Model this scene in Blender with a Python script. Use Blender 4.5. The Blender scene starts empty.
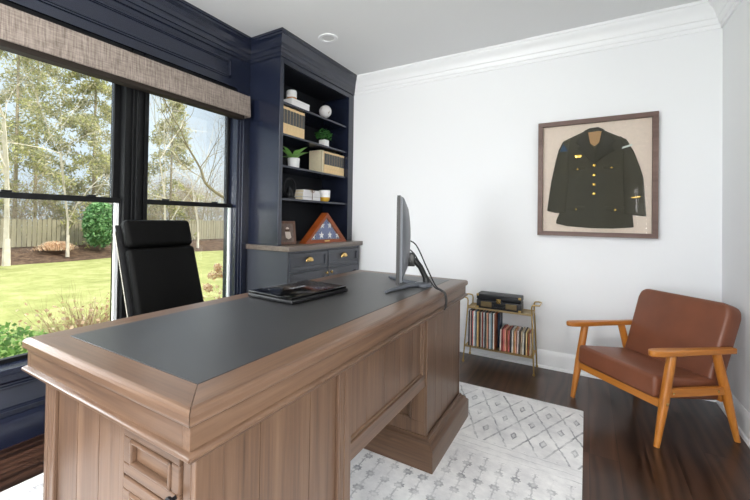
import bpy, bmesh, math, random
from mathutils import Vector, Matrix
random.seed(7)
PI = math.pi
SC = bpy.context.scene
COL = SC.collection
H = 2.74

# ------------------------------------------------------------------ helpers
def hexc(s):
    s = s.lstrip('#')
    v = [int(s[i:i+2], 16)/255 for i in (0, 2, 4)]
    return tuple((c/12.92 if c <= .04045 else ((c+.055)/1.055)**2.4) for c in v) + (1,)

def newmat(name):
    m = bpy.data.materials.new(name); m.use_nodes = True
    nt = m.node_tree
    return m, nt, nt.nodes['Principled BSDF']

def plain(name, col, rough=.5, metal=0, spec=.5, var=0.0, vscale=8, bump=0, bscale=200, coat=0):
    m, nt, b = newmat(name)
    c = hexc(col)
    b.inputs['Base Color'].default_value = c
    b.inputs['Roughness'].default_value = rough
    b.inputs['Metallic'].default_value = metal
    b.inputs['Specular IOR Level'].default_value = spec
    if coat: b.inputs['Coat Weight'].default_value = coat; b.inputs['Coat Roughness'].default_value = .15
    tc = nt.nodes.new('ShaderNodeTexCoord')
    if var:
        n = nt.nodes.new('ShaderNodeTexNoise'); n.inputs['Scale'].default_value = vscale; n.inputs['Detail'].default_value = 4
        nt.links.new(tc.outputs['Object'], n.inputs['Vector'])
        r = nt.nodes.new('ShaderNodeValToRGB')
        r.color_ramp.elements[0].position = .3; r.color_ramp.elements[1].position = .7
        r.color_ramp.elements[0].color = tuple(x*(1-var) for x in c[:3])+(1,)
        r.color_ramp.elements[1].color = tuple(min(1, x*(1+var)) for x in c[:3])+(1,)
        nt.links.new(n.outputs['Fac'], r.inputs['Fac']); nt.links.new(r.outputs['Color'], b.inputs['Base Color'])
    if bump:
        n2 = nt.nodes.new('ShaderNodeTexNoise'); n2.inputs['Scale'].default_value = bscale; n2.inputs['Detail'].default_value = 3
        nt.links.new(tc.outputs['Object'], n2.inputs['Vector'])
        bp = nt.nodes.new('ShaderNodeBump'); bp.inputs['Strength'].default_value = bump; bp.inputs['Distance'].default_value = .002
        nt.links.new(n2.outputs['Fac'], bp.inputs['Height']); nt.links.new(bp.outputs['Normal'], b.inputs['Normal'])
    return m

def wood(name, dark, mid, light, axis='z', rough=.5, fine=60, knots=True, stretch=.06, bump=.15):
    m, nt, b = newmat(name); L = nt.links.new
    tc = nt.nodes.new('ShaderNodeTexCoord')
    mp = nt.nodes.new('ShaderNodeMapping')
    s = [1, 1, 1]; s['xyz'.index(axis)] = stretch; mp.inputs['Scale'].default_value = s
    L(tc.outputs['Object'], mp.inputs['Vector'])
    n1 = nt.nodes.new('ShaderNodeTexNoise'); n1.inputs['Scale'].default_value = fine; n1.inputs['Detail'].default_value = 5; n1.inputs['Roughness'].default_value = .6
    n2 = nt.nodes.new('ShaderNodeTexNoise'); n2.inputs['Scale'].default_value = fine*.16; n2.inputs['Detail'].default_value = 3; n2.inputs['Distortion'].default_value = .6
    L(mp.outputs['Vector'], n1.inputs['Vector']); L(mp.outputs['Vector'], n2.inputs['Vector'])
    mx = nt.nodes.new('ShaderNodeMix'); mx.data_type = 'FLOAT'; mx.inputs['Factor'].default_value = .55
    L(n1.outputs['Fac'], mx.inputs['A']); L(n2.outputs['Fac'], mx.inputs['B'])
    r = nt.nodes.new('ShaderNodeValToRGB')
    e = r.color_ramp.elements
    e[0].position = .28; e[0].color = hexc(dark); e[1].position = .74; e[1].color = hexc(light)
    k = e.new(.5); k.color = hexc(mid)
    L(mx.outputs['Result'], r.inputs['Fac'])
    out = r.outputs['Color']
    if knots:
        mk = nt.nodes.new('ShaderNodeMapping'); sk = [1, 1, 1]; sk['xyz'.index(axis)] = .55; mk.inputs['Scale'].default_value = sk
        L(tc.outputs['Object'], mk.inputs['Vector'])
        v = nt.nodes.new('ShaderNodeTexVoronoi'); v.inputs['Scale'].default_value = 4.3
        L(mk.outputs['Vector'], v.inputs['Vector'])
        rk = nt.nodes.new('ShaderNodeValToRGB'); rk.color_ramp.elements[0].position = .06; rk.color_ramp.elements[0].color = (1, 1, 1, 1)
        rk.color_ramp.elements[1].position = .11; rk.color_ramp.elements[1].color = (0, 0, 0, 1)
        L(v.outputs['Distance'], rk.inputs['Fac'])
        mk2 = nt.nodes.new('ShaderNodeMix'); mk2.data_type = 'RGBA'; mk2.inputs['B'].default_value = tuple(x*.45 for x in hexc(dark)[:3])+(1,)
        mm = nt.nodes.new('ShaderNodeMath'); mm.operation = 'MULTIPLY'; mm.inputs[1].default_value = .75
        L(rk.outputs['Color'], mm.inputs[0]); L(mm.outputs[0], mk2.inputs['Factor']); L(out, mk2.inputs['A'])
        out = mk2.outputs['Result']
    L(out, b.inputs['Base Color'])
    b.inputs['Roughness'].default_value = rough
    bp = nt.nodes.new('ShaderNodeBump'); bp.inputs['Strength'].default_value = bump; bp.inputs['Distance'].default_value = .002
    L(n1.outputs['Fac'], bp.inputs['Height']); L(bp.outputs['Normal'], b.inputs['Normal'])
    return m

def glassmat(name, tint=(1, 1, 1), refl=1.0):
    m = bpy.data.materials.new(name); m.use_nodes = True; nt = m.node_tree; nt.nodes.clear()
    o = nt.nodes.new('ShaderNodeOutputMaterial'); t = nt.nodes.new('ShaderNodeBsdfTransparent'); g = nt.nodes.new('ShaderNodeBsdfGlossy')
    t.inputs['Color'].default_value = tint + (1,); g.inputs['Roughness'].default_value = .02
    f = nt.nodes.new('ShaderNodeFresnel'); f.inputs['IOR'].default_value = 1.45
    mu = nt.nodes.new('ShaderNodeMath'); mu.operation = 'MULTIPLY'; mu.inputs[1].default_value = refl
    x = nt.nodes.new('ShaderNodeMixShader')
    nt.links.new(f.outputs[0], mu.inputs[0]); nt.links.new(mu.outputs[0], x.inputs[0])
    nt.links.new(t.outputs[0], x.inputs[1]); nt.links.new(g.outputs[0], x.inputs[2]); nt.links.new(x.outputs[0], o.inputs['Surface'])
    return m

class MB:
    """collects shapes into one mesh"""
    def __init__(s): s.bm = bmesh.new(); s.mi = 0
    def _add(s, tmp):
        me = bpy.data.meshes.new('t'); tmp.to_mesh(me); tmp.free()
        n0 = len(s.bm.faces); s.bm.from_mesh(me); bpy.data.meshes.remove(me)
        s.bm.faces.ensure_lookup_table()
        for f in s.bm.faces[n0:]: f.material_index = s.mi
        return s
    def box(s, x0, x1, y0, y1, z0, z1, bev=0, seg=2, mat=None):
        t = bmesh.new(); bmesh.ops.create_cube(t, size=1)
        bmesh.ops.scale(t, vec=(abs(x1-x0), abs(y1-y0), abs(z1-z0)), verts=t.verts)
        bmesh.ops.translate(t, vec=((x0+x1)/2, (y0+y1)/2, (z0+z1)/2), verts=t.verts)
        if bev: bmesh.ops.bevel(t, geom=t.edges[:], offset=bev, segments=seg, affect='EDGES', profile=.5)
        if mat is not None: bmesh.ops.transform(t, matrix=mat, verts=t.verts)
        return s._add(t)
    def prism(s, poly, axis, a, b, bev=0, seg=2):
        """poly: 2D points in the two other axes (in xyz order), extruded along axis from a to b"""
        t = bmesh.new(); k = 'xyz'.index(axis)
        def P(p, h):
            q = list(p); q.insert(k, h); return q
        v0 = [t.verts.new(P(p, a)) for p in poly]; v1 = [t.verts.new(P(p, b)) for p in poly]
        n = len(poly)
        t.faces.new(v0); t.faces.new(v1[::-1])
        for i in range(n): t.faces.new((v0[i], v1[i], v1[(i+1) % n], v0[(i+1) % n]))
        bmesh.ops.recalc_face_normals(t, faces=t.faces[:])
        if bev: bmesh.ops.bevel(t, geom=[e for e in t.edges if len(e.link_faces) == 2 and e.calc_face_angle(0) > .6], offset=bev, segments=seg, affect='EDGES', profile=.5)
        return s._add(t)
    def tube(s, pts, r, n=8, closed=False, cap=True):
        pts = [Vector(p) for p in pts]; N = len(pts)
        rs = r if isinstance(r, (list, tuple)) else [r]*N
        t = bmesh.new(); rings = []
        up = None
        for i, p in enumerate(pts):
            if closed: d = pts[(i+1) % N]-pts[i-1]
            else: d = (pts[min(i+1, N-1)]-pts[max(i-1, 0)])
            d.normalize()
            if up is None:
                a = Vector((0, 0, 1)) if abs(d.z) < .9 else Vector((1, 0, 0))
                up = (a-d*a.dot(d)).normalized()
            else:
                up = (up-d*up.dot(d)).normalized()
            w = d.cross(up)
            rings.append([t.verts.new(p+(up*math.cos(2*PI*j/n)+w*math.sin(2*PI*j/n))*rs[i]) for j in range(n)])
        for i in range(N if closed else N-1):
            A, B = rings[i], rings[(i+1) % N]
            for j in range(n): t.faces.new((A[j], A[(j+1) % n], B[(j+1) % n], B[j]))
        if cap and not closed:
            t.faces.new(rings[0][::-1]); t.faces.new(rings[-1])
        bmesh.ops.recalc_face_normals(t, faces=t.faces[:])
        return s._add(t)
    def lathe(s, prof, c=(0, 0, 0), n=24, axis='z'):
        t = bmesh.new(); rings = []
        for r, z in prof:
            if r < 1e-6: rings.append([t.verts.new((0, 0, z))])
            else: rings.append([t.verts.new((r*math.cos(2*PI*j/n), r*math.sin(2*PI*j/n), z)) for j in range(n)])
        for A, B in zip(rings, rings[1:]):
            for j in range(n):
                a0, a1 = A[j % len(A)], A[(j+1) % len(A)]; b0, b1 = B[j % len(B)], B[(j+1) % len(B)]
                vs = []
                for v in (a0, a1, b1, b0):
                    if v not in vs: vs.append(v)
                if len(vs) > 2: t.faces.new(vs)
        bmesh.ops.recalc_face_normals(t, faces=t.faces[:])
        if axis == 'x': bmesh.ops.rotate(t, matrix=Matrix.Rotation(PI/2, 3, 'Y'), verts=t.verts)
        if axis == 'y': bmesh.ops.rotate(t, matrix=Matrix.Rotation(-PI/2, 3, 'X'), verts=t.verts)
        bmesh.ops.translate(t, vec=c, verts=t.verts)
        return s._add(t)
    def ball(s, c, r, sc=(1, 1, 1), u=16, v=10):
        t = bmesh.new(); bmesh.ops.create_uvsphere(t, u_segments=u, v_segments=v, radius=r)
        bmesh.ops.scale(t, vec=sc, verts=t.verts); bmesh.ops.translate(t, vec=c, verts=t.verts)
        return s._add(t)
    def sweep(s, path, prof, closed=False):
        """path: plan points; prof: closed list of (offset to the right of travel, z)"""
        N = len(path); t = bmesh.new(); rings = []
        P = [Vector(p) for p in path]
        def nrm(a, b): d = (b-a).normalized(); return Vector((d.y, -d.x))
        for i in range(N):
            ns = []
            if closed or i > 0: ns.append(nrm(P[i-1], P[i]))
            if closed or i < N-1: ns.append(nrm(P[i], P[(i+1) % N]))
            if len(ns) == 2:
                m = ns[0]+ns[1]; m = m/(m.dot(ns[0]))
            else: m = ns[0]
            rings.append([t.verts.new((P[i].x+m.x*o, P[i].y+m.y*o, z)) for o, z in prof])
        K = len(prof)
        for i in range(N if closed else N-1):
            A, B = rings[i], rings[(i+1) % N]
            for j in range(K): t.faces.new((A[j], A[(j+1) % K], B[(j+1) % K], B[j]))
        if not closed:
            t.faces.new(rings[0]); t.faces.new(rings[-1][::-1])
        bmesh.ops.recalc_face_normals(t, faces=t.faces[:])
        return s._add(t)
    def build(s, name, mat, parent=None, local=False, smooth=None, base=None, xf=None):
        me = bpy.data.meshes.new(name)
        bm = s.bm
        if xf is not None: bmesh.ops.transform(bm, matrix=xf, verts=bm.verts)
        off = Vector((0, 0, 0))
        if parent is not None and not local: off = Vector(ROOT.get(parent.name, (0, 0, 0)))
        if base is not None: off = Vector(base)
        if off.length: bmesh.ops.translate(bm, vec=-off, verts=bm.verts)
        bm.to_mesh(me); bm.free()
        for mm in (mat if isinstance(mat, (list, tuple)) else [mat]): me.materials.append(mm)
        o = bpy.data.objects.new(name, me); COL.objects.link(o)
        if parent is not None:
            o.parent = parent; ROOT[o.name] = ROOT.get(parent.name, (0, 0, 0))
        elif base is not None: o.location = base; ROOT[o.name] = tuple(base)
        if smooth is not None:
            for p in me.polygons: p.use_smooth = True
            me.set_sharp_from_angle(angle=math.radians(smooth))
        return o
ROOT = {}

def thing(name, label, cat, loc=(0, 0, 0), rz=0, group=None):
    o = bpy.data.objects.new(name, None); COL.objects.link(o); o.empty_display_size = .1
    o.location = loc; o.rotation_euler = (0, 0, rz); ROOT[o.name] = tuple(loc)
    return tag(o, label, cat, group)
def tag(o, label, cat, group=None, kind=None):
    o['label'] = label; o['category'] = cat
    if group: o['group'] = group
    if kind: o['kind'] = kind
    return o
def struct(o): o['kind'] = 'structure'; return o
def rawmesh(name, verts, faces, mats, parent=None, mi=None, loc=None):
    me = bpy.data.meshes.new(name); me.from_pydata(verts, [], faces)
    for m in (mats if isinstance(mats, (list, tuple)) else [mats]): me.materials.append(m)
    if mi: me.polygons.foreach_set('material_index', mi)
    o = bpy.data.objects.new(name, me); COL.objects.link(o)
    if parent: o.parent = parent
    if loc: o.location = loc
    return o

# ------------------------------------------------------------------ camera
cam = bpy.data.cameras.new('camera'); co = bpy.data.objects.new('camera', cam); COL.objects.link(co)
ya, pi_, ro = .5898, .012, -.016
Rv = Vector((math.cos(ya), math.sin(ya), 0)); Fh = Vector((-math.sin(ya), math.cos(ya), 0)); Zv = Vector((0, 0, 1))
Fv = Fh*math.cos(pi_)+Zv*math.sin(pi_); Uv = -Fh*math.sin(pi_)+Zv*math.cos(pi_)
R2 = Rv*math.cos(ro)-Uv*math.sin(ro); U2 = Rv*math.sin(ro)+Uv*math.cos(ro)
co.matrix_world = Matrix(((R2.x, U2.x, -Fv.x, -.7681), (R2.y, U2.y, -Fv.y, -3.7421), (R2.z, U2.z, -Fv.z, 1.1985), (0, 0, 0, 1)))
cam.sensor_width = 36; cam.lens = 392.71*36/750
cam.shift_x = 50.94/750; cam.shift_y = -35.757/750
cam.clip_start = .05; cam.clip_end = 300
SC.camera = co

# ------------------------------------------------------------------ materials
M = {}
M['wall'] = plain('wall_paint', '#f0f1f3', .7, spec=.3, bump=.03, bscale=300)
M['ceil'] = plain('ceiling_paint', '#e9eaeb', .8, spec=.2)
M['trimw'] = plain('white_trim_paint', '#f3f4f6', .35)
M['navy'] = plain('navy_paint', '#181e30', .25, spec=.75, var=.04, vscale=3)
M['navyd'] = plain('navy_shaded_interior', '#0a0d14', .6, spec=.3)  # darker copy of the navy: shade inside the bookcase put into the colour
M['grey'] = plain('grey_blue_cabinet_paint', '#44474f', .35, var=.03, vscale=3)
M['black'] = plain('black_window_paint', '#08090b', .5, spec=.3)
M['strip'] = plain('white_sash_track', '#e6e9ea', .4)
M['glass'] = glassmat('window_glass', (.97, .985, .98), .6)
M['frameglass'] = glassmat('frame_glass', (.985, .99, .985), .22)
for a in 'xyz':
    M['desk'+a] = wood('desk_wood_'+a, '#413126', '#614a3a', '#785f4b', a, rough=.34, fine=110, stretch=.035)
M['deskdark'] = plain('desk_groove', '#3a281d', .7)
M['leather_pad'] = plain('black_leather_inlay', '#353536', .36, var=.12, vscale=2.5, bump=.25, bscale=350)
M['counter'] = wood('counter_wood', '#4b423c', '#6f645c', '#8c8178', 'y', rough=.35, knots=False)
M['brass'] = plain('brass', '#dcb977', .25, metal=1)
M['brassd'] = plain('aged_gold_wire', '#c0a468', .32, metal=1, var=.1)
M['chrome'] = plain('polished_chrome', '#8f8c84', .3, metal=1)
M['blkleather'] = plain('black_leather', '#030303', .6, spec=.12, bump=.12, bscale=160)
M['blkplast'] = plain('black_plastic', '#141416', .35)
M['glossblk'] = plain('gloss_black_plastic', '#040405', .14, spec=.3)
M['greyplast'] = plain('grey_plastic', '#6d7075', .4)
M['silver'] = plain('grey_lettering', '#8e9094', .35)
M['monback'] = plain('monitor_back_plastic', '#5a5e65', .4)
M['screen'] = plain('switched_off_screen', '#0a0b0d', .12)
M['brownleather'] = plain('brown_leather', '#7a4832', .4, var=.1, vscale=7, bump=.15, bscale=260)
M['teak'] = wood('honey_teak_x', '#96561f', '#ba742c', '#cd8a42', 'x', rough=.35, knots=False, bump=.05)
M['teakz'] = wood('honey_teak_z', '#96561f', '#ba742c', '#cd8a42', 'z', rough=.35, knots=False, bump=.05)
M['teaky'] = wood('honey_teak_y', '#96561f', '#ba742c', '#cd8a42', 'y', rough=.35, knots=False, bump=.05)
M['fabric'] = None
M['framewood'] = wood('walnut_frame', '#523d35', '#6a5148', '#7b6157', 'x', rough=.5, knots=False, bump=.05)
M['mat'] = plain('linen_mat_board', '#e2d0c2', .85, var=.04, vscale=60)
M['jacket'] = plain('olive_drab_wool', '#464339', .95, spec=.05, var=.1, vscale=5)
M['jacketd'] = plain('olive_drab_wool_facing', '#3d3b33', .95, spec=.05)
M['lining'] = plain('tan_lining', '#a88258', .8)
M['gold'] = plain('gold_button', '#d8b25a', .25, metal=1)
M['bluepatch'] = plain('blue_patch', '#27425f', .8)
M['whitepatch'] = plain('white_patch', '#cfd4cf', .8)
M['cream'] = plain('cream_paper', '#e2d6b8', .7, var=.04, vscale=40)
M['tan'] = plain('tan_book_cloth', '#e2c595', .6, var=.08, vscale=30)
M['darkband'] = plain('charcoal_spine_band', '#4a4b4a', .6)
M['white'] = plain('white_ceramic', '#e9e9ea', .3)
M['whitep'] = plain('white_paper_cover', '#e4e3e4', .6)
M['yellow'] = plain('yellow_glaze', '#d6a93a', .35)
M['grn'] = plain('plant_green', '#3f7a35', .45, var=.25, vscale=25)
M['grnl'] = plain('plant_light_green', '#7fb25a', .45, var=.25, vscale=25)
M['soil'] = plain('potting_soil', '#30241c', .9)
M['twine'] = plain('brown_twine', '#7a6048', .9)
M['blackmetal'] = plain('black_metal', '#111216', .45, metal=.4)
M['cherry'] = wood('cherry_case_wood', '#6b2f14', '#93481f', '#ab5d2c', 'y', rough=.3, knots=False, bump=.05)
M['flag'] = plain('navy_flag_cloth', '#3a4f8f', .85, bump=.1, bscale=300)
M['star'] = plain('white_embroidery', '#f6f7f8', .8)
M['photo'] = plain('dark_photograph', '#5b4d47', .4, var=.35, vscale=30)
M['brownframe'] = wood('brown_photo_frame', '#3e2c24', '#5a4034', '#6e5244', 'z', rough=.4, knots=False)
M['suit'] = plain('black_leatherette_case', '#15161c', .42, bump=.15, bscale=300)
M['grille'] = plain('bronze_speaker_cloth', '#6b5a3a', .6, var=.2, vscale=120)
M['shelfboard'] = plain('gold_sheet_metal', '#b09a72', .4, metal=.7)
M['barepale'] = plain('pale_bark', '#b5aa98', .9, var=.2, vscale=6)
M['baregrey'] = plain('grey_brown_twig', '#8d8069', .9, var=.2, vscale=3)
M['barebrown'] = plain('brown_twig', '#8a7557', .9, var=.2, vscale=3)
M['darkbranch'] = plain('olive_brown_bark', '#6b5f3e', .9, var=.2, vscale=6)

# woven fabric of the shade
m, nt, b = newmat('woven_taupe_fabric'); L = nt.links.new
tc = nt.nodes.new('ShaderNodeTexCoord')
def _n(sx, sz, sc):
    mp = nt.nodes.new('ShaderNodeMapping'); mp.inputs['Scale'].default_value = (sx, sx, sz); L(tc.outputs['Object'], mp.inputs['Vector'])
    n = nt.nodes.new('ShaderNodeTexNoise'); n.inputs['Scale'].default_value = sc; n.inputs['Detail'].default_value = 3; L(mp.outputs['Vector'], n.inputs['Vector']); return n
a1 = _n(1, .06, 130); a2 = _n(.08, 1, 170)
ad = nt.nodes.new('ShaderNodeMix'); ad.data_type = 'FLOAT'; ad.inputs['Factor'].default_value = .4
L(a1.outputs['Fac'], ad.inputs['A']); L(a2.outputs['Fac'], ad.inputs['B'])
r = nt.nodes.new('ShaderNodeValToRGB'); e = r.color_ramp.elements
e[0].position = .35; e[0].color = hexc('#6b6059'); e[1].position = .65; e[1].color = hexc('#a1958c')
L(ad.outputs['Result'], r.inputs['Fac']); L(r.outputs['Color'], b.inputs['Base Color']); b.inputs['Roughness'].default_value = .9
M['fabric'] = m
M['hem'] = plain('dark_brown_hem_bar', '#2b2521', .8, spec=.2)

# math-node helper
class NG:
    def __init__(s, nt): s.nt = nt
    def m(s, op, a, b=None, c=None):
        n = s.nt.nodes.new('ShaderNodeMath'); n.operation = op
        for i, v in enumerate((a, b, c)):
            if v is None: continue
            if isinstance(v, (int, float)): n.inputs[i].default_value = v
            else: s.nt.links.new(v, n.inputs[i])
        return n.outputs[0]

# floor: dark stained planks running towards the back wall
m, nt, b = newmat('dark_oak_planks'); L = nt.links.new; g = NG(nt)
tc = nt.nodes.new('ShaderNodeTexCoord'); sp = nt.nodes.new('ShaderNodeSeparateXYZ'); L(tc.outputs['Object'], sp.inputs[0])
X, Y = sp.outputs['X'], sp.outputs['Y']
u = g.m('DIVIDE', X, .125); fu = g.m('FLOOR', u); fr = g.m('FRACT', u)
wn = nt.nodes.new('ShaderNodeTexWhiteNoise'); wn.noise_dimensions = '1D'; L(fu, wn.inputs['W'])
yo = g.m('ADD', g.m('DIVIDE', Y, 1.6), g.m('MULTIPLY', wn.outputs['Value'], 7.3)); fy = g.m('FLOOR', yo); fry = g.m('FRACT', yo)
wn2 = nt.nodes.new('ShaderNodeTexWhiteNoise'); wn2.noise_dimensions = '2D'
cb = nt.nodes.new('ShaderNodeCombineXYZ'); L(fu, cb.inputs[0]); L(fy, cb.inputs[1]); L(cb.outputs[0], wn2.inputs['Vector'])
cv = nt.nodes.new('ShaderNodeCombineXYZ'); L(X, cv.inputs[0]); L(g.m('MULTIPLY', Y, .13), cv.inputs[1]); L(g.m('MULTIPLY', wn2.outputs['Value'], 20), cv.inputs[2])
wv = nt.nodes.new('ShaderNodeTexWave'); wv.wave_type = 'BANDS'; wv.bands_direction = 'X'; wv.inputs['Scale'].default_value = 5; wv.inputs['Distortion'].default_value = 10
wv.inputs['Detail'].default_value = 2; wv.inputs['Detail Scale'].default_value = 1.2; L(cv.outputs[0], wv.inputs['Vector'])
cf = nt.nodes.new('ShaderNodeCombineXYZ'); L(X, cf.inputs[0]); L(g.m('MULTIPLY', Y, .03), cf.inputs[1])
nf = nt.nodes.new('ShaderNodeTexNoise'); nf.inputs['Scale'].default_value = 160; nf.inputs['Detail'].default_value = 3; L(cf.outputs[0], nf.inputs['Vector'])
f = g.m('ADD', g.m('ADD', g.m('MULTIPLY', wv.outputs['Fac'], .4), g.m('MULTIPLY', nf.outputs['Fac'], .25)), g.m('MULTIPLY', wn2.outputs['Value'], .35))
r = nt.nodes.new('ShaderNodeValToRGB'); e = r.color_ramp.elements
e[0].position = .2; e[0].color = hexc('#22150e'); e[1].position = .85; e[1].color = hexc('#50372a')
L(f, r.inputs['Fac'])
seam = g.m('MAXIMUM', g.m('LESS_THAN', fr, .018), g.m('LESS_THAN', fry, .0022))
mx = nt.nodes.new('ShaderNodeMix'); mx.data_type = 'RGBA'; L(seam, mx.inputs['Factor']); L(r.outputs['Color'], mx.inputs['A']); mx.inputs['B'].default_value = hexc('#130b08')
L(mx.outputs['Result'], b.inputs['Base Color']); b.inputs['Roughness'].default_value = .28
bp = nt.nodes.new('ShaderNodeBump'); bp.inputs['Strength'].default_value = .12; bp.inputs['Distance'].default_value = .002
L(g.m('SUBTRACT', f, g.m('MULTIPLY', seam, .8)), bp.inputs['Height']); L(bp.outputs['Normal'], b.inputs['Normal'])
M['floor'] = m

# rug: off-white with a faded grey trellis field and a flower-chain border
RX, RY = -1.83, -2.4
m, nt, b = newmat('faded_trellis_rug'); L = nt.links.new; g = NG(nt)
tc = nt.nodes.new('ShaderNodeTexCoord'); sp = nt.nodes.new('ShaderNodeSeparateXYZ'); L(tc.outputs['Object'], sp.inputs[0])
nz = nt.nodes.new('ShaderNodeTexNoise'); nz.inputs['Scale'].default_value = 26; nz.inputs['Detail'].default_value = 3; L(tc.outputs['Object'], nz.inputs['Vector'])
wob = g.m('MULTIPLY', g.m('SUBTRACT', nz.outputs['Fac'], .5), .02)
X = g.m('ADD', g.m('ADD', sp.outputs['X'], RX), wob); Y = g.m('ADD', g.m('ADD', sp.outputs['Y'], RY), wob)
def tri(a): return g.m('ABSOLUTE', g.m('SUBTRACT', g.m('FRACT', a), .5))        # 0 at x.5, .5 at integers
u = g.m('DIVIDE', g.m('SUBTRACT', X, -1.10), .145); v = g.m('DIVIDE', g.m('SUBTRACT', Y, -1.315), .37)
d1 = tri(g.m('ADD', u, v)); d2 = tri(g.m('SUBTRACT', u, v))                       # cell centre where both are .5
line = g.m('MAXIMUM', g.m('LESS_THAN', d1, .035), g.m('LESS_THAN', d2, .035))
s1 = g.m('MINIMUM', d1, d2); sq = g.m('GREATER_THAN', s1, .37); sqi = g.m('GREATER_THAN', s1, .43)
motif = g.m('SUBTRACT', sq, g.m('MULTIPLY', sqi, .6))
tre = g.m('MAXIMUM', line, motif)
fx = g.m('DIVIDE', g.m('SUBTRACT', X, -1.2485), .0715); fy = g.m('DIVIDE', g.m('SUBTRACT', Y, -1.72), .115)
ex = g.m('MULTIPLY', g.m('SUBTRACT', .5, tri(fx)), .0715); ey = g.m('MULTIPLY', g.m('SUBTRACT', .5, tri(fy)), .115)
rr = g.m('SQRT', g.m('ADD', g.m('MULTIPLY', ex, ex), g.m('MULTIPLY', ey, ey)))
ang = g.m('ARCTAN2', ey, ex)
pet = g.m('ADD', .0205, g.m('MULTIPLY', g.m('COSINE', g.m('MULTIPLY', ang, 8)), .003))
fl = g.m('MULTIPLY', g.m('LESS_THAN', rr, pet), g.m('SUBTRACT', 1, g.m('MULTIPLY', g.m('LESS_THAN', rr, .008), .45)))
stem = g.m('MULTIPLY', g.m('MULTIPLY', g.m('LESS_THAN', ex, .0035), g.m('GREATER_THAN', ey, .024)), .75)
ser = g.m('MULTIPLY', g.m('MULTIPLY', g.m('LESS_THAN', ex, .012), g.m('LESS_THAN', g.m('ABSOLUTE', g.m('SUBTRACT', ey, .036)), .003)), .6)
flo = g.m('MAXIMUM', g.m('MAXIMUM', fl, stem), ser)
inner = g.m('GREATER_THAN', Y, -1.46); flz = g.m('LESS_THAN', Y, -1.62)
bl = tri(g.m('DIVIDE', Y, .05))
band = g.m('MULTIPLY', g.m('MULTIPLY', g.m('SUBTRACT', 1, g.m('MAXIMUM', inner, flz)), g.m('LESS_THAN', bl, .06)), .5)
edge = g.m('LESS_THAN', Y, -.80)
pat = g.m('ADD', g.m('ADD', g.m('MULTIPLY', tre, g.m('MULTIPLY', inner, edge)), g.m('MULTIPLY', flo, flz)), band)
nw = nt.nodes.new('ShaderNodeTexNoise'); nw.inputs['Scale'].default_value = 9; nw.inputs['Detail'].default_value = 6; nw.inputs['Roughness'].default_value = .7; L(tc.outputs['Object'], nw.inputs['Vector'])
wear = nt.nodes.new('ShaderNodeMapRange'); wear.inputs['From Min'].default_value = .38; wear.inputs['From Max'].default_value = .62; wear.inputs['To Min'].default_value = .12; wear.inputs['To Max'].default_value = .95
L(nw.outputs['Fac'], wear.inputs['Value'])
pf = g.m('MULTIPLY', pat, wear.outputs[0])
nb = nt.nodes.new('ShaderNodeTexNoise'); nb.inputs['Scale'].default_value = 5; nb.inputs['Detail'].default_value = 8; nb.inputs['Roughness'].default_value = .75; L(tc.outputs['Object'], nb.inputs['Vector'])
rb = nt.nodes.new('ShaderNodeValToRGB'); e = rb.color_ramp.elements; e[0].position = .36; e[0].color = hexc('#d3d2d3'); e[1].position = .6; e[1].color = hexc('#eeedec'); L(nb.outputs['Fac'], rb.inputs['Fac'])
mx = nt.nodes.new('ShaderNodeMix'); mx.data_type = 'RGBA'; L(g.m('MINIMUM', pf, 1), mx.inputs['Factor']); L(rb.outputs['Color'], mx.inputs['A']); mx.inputs['B'].default_value = hexc('#8f9094')
L(mx.outputs['Result'], b.inputs['Base Color']); b.inputs['Roughness'].default_value = .95; b.inputs['Specular IOR Level'].default_value = .1
M['rug'] = m

# ------------------------------------------------------------------ room shell
FY = -7.6                                  # front wall behind the camera
struct(MB().box(-3.42, .14, FY-.14, .14, -.12, 0).build('floor', M['floor'], base=(0, 0, 0)))
struct(MB().box(-3.42, .14, FY-.14, .14, H, H+.12).build('ceiling', M['ceil']))
struct(MB().box(-3.42, .14, 0, .14, 0, H).build('wall_back', M['wall']))
RW0, RW1 = -5.15, -3.75                    # window in the right wall, beside and behind the camera
w = MB(); w.box(0, .14, RW1, 0, 0, H).box(0, .14, FY-.14, RW0, 0, H).box(0, .14, RW0, RW1, 0, .3).box(0, .14, RW0, RW1, 2.4, H)
struct(w.build('wall_right', M['wall']))
w = MB()                                   # front wall with a wide window, behind the camera
w.box(-3.42, -2.9, FY-.14, FY, 0, H).box(-.35, 0, FY-.14, FY, 0, H).box(-2.9, -.35, FY-.14, FY, 0, .25).box(-2.9, -.35, FY-.14, FY, 2.45, H)
struct(w.build('wall_front', M['wall']))
# window wall, navy, with one wide opening of three mulled windows
W0, W1, ZS, ZH = -4.12, -1.36, .385, 2.30
w = MB()
w.box(-3.42, -3.25, FY, W0, 0, H).box(-3.42, -3.25, W1, 0, 0, H)
w.box(-3.42, -3.25, W0, W1, 0, ZS).box(-3.42, -3.25, W0, W1, ZH, H)
struct(w.build('wall_left', M['navy']))

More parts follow.
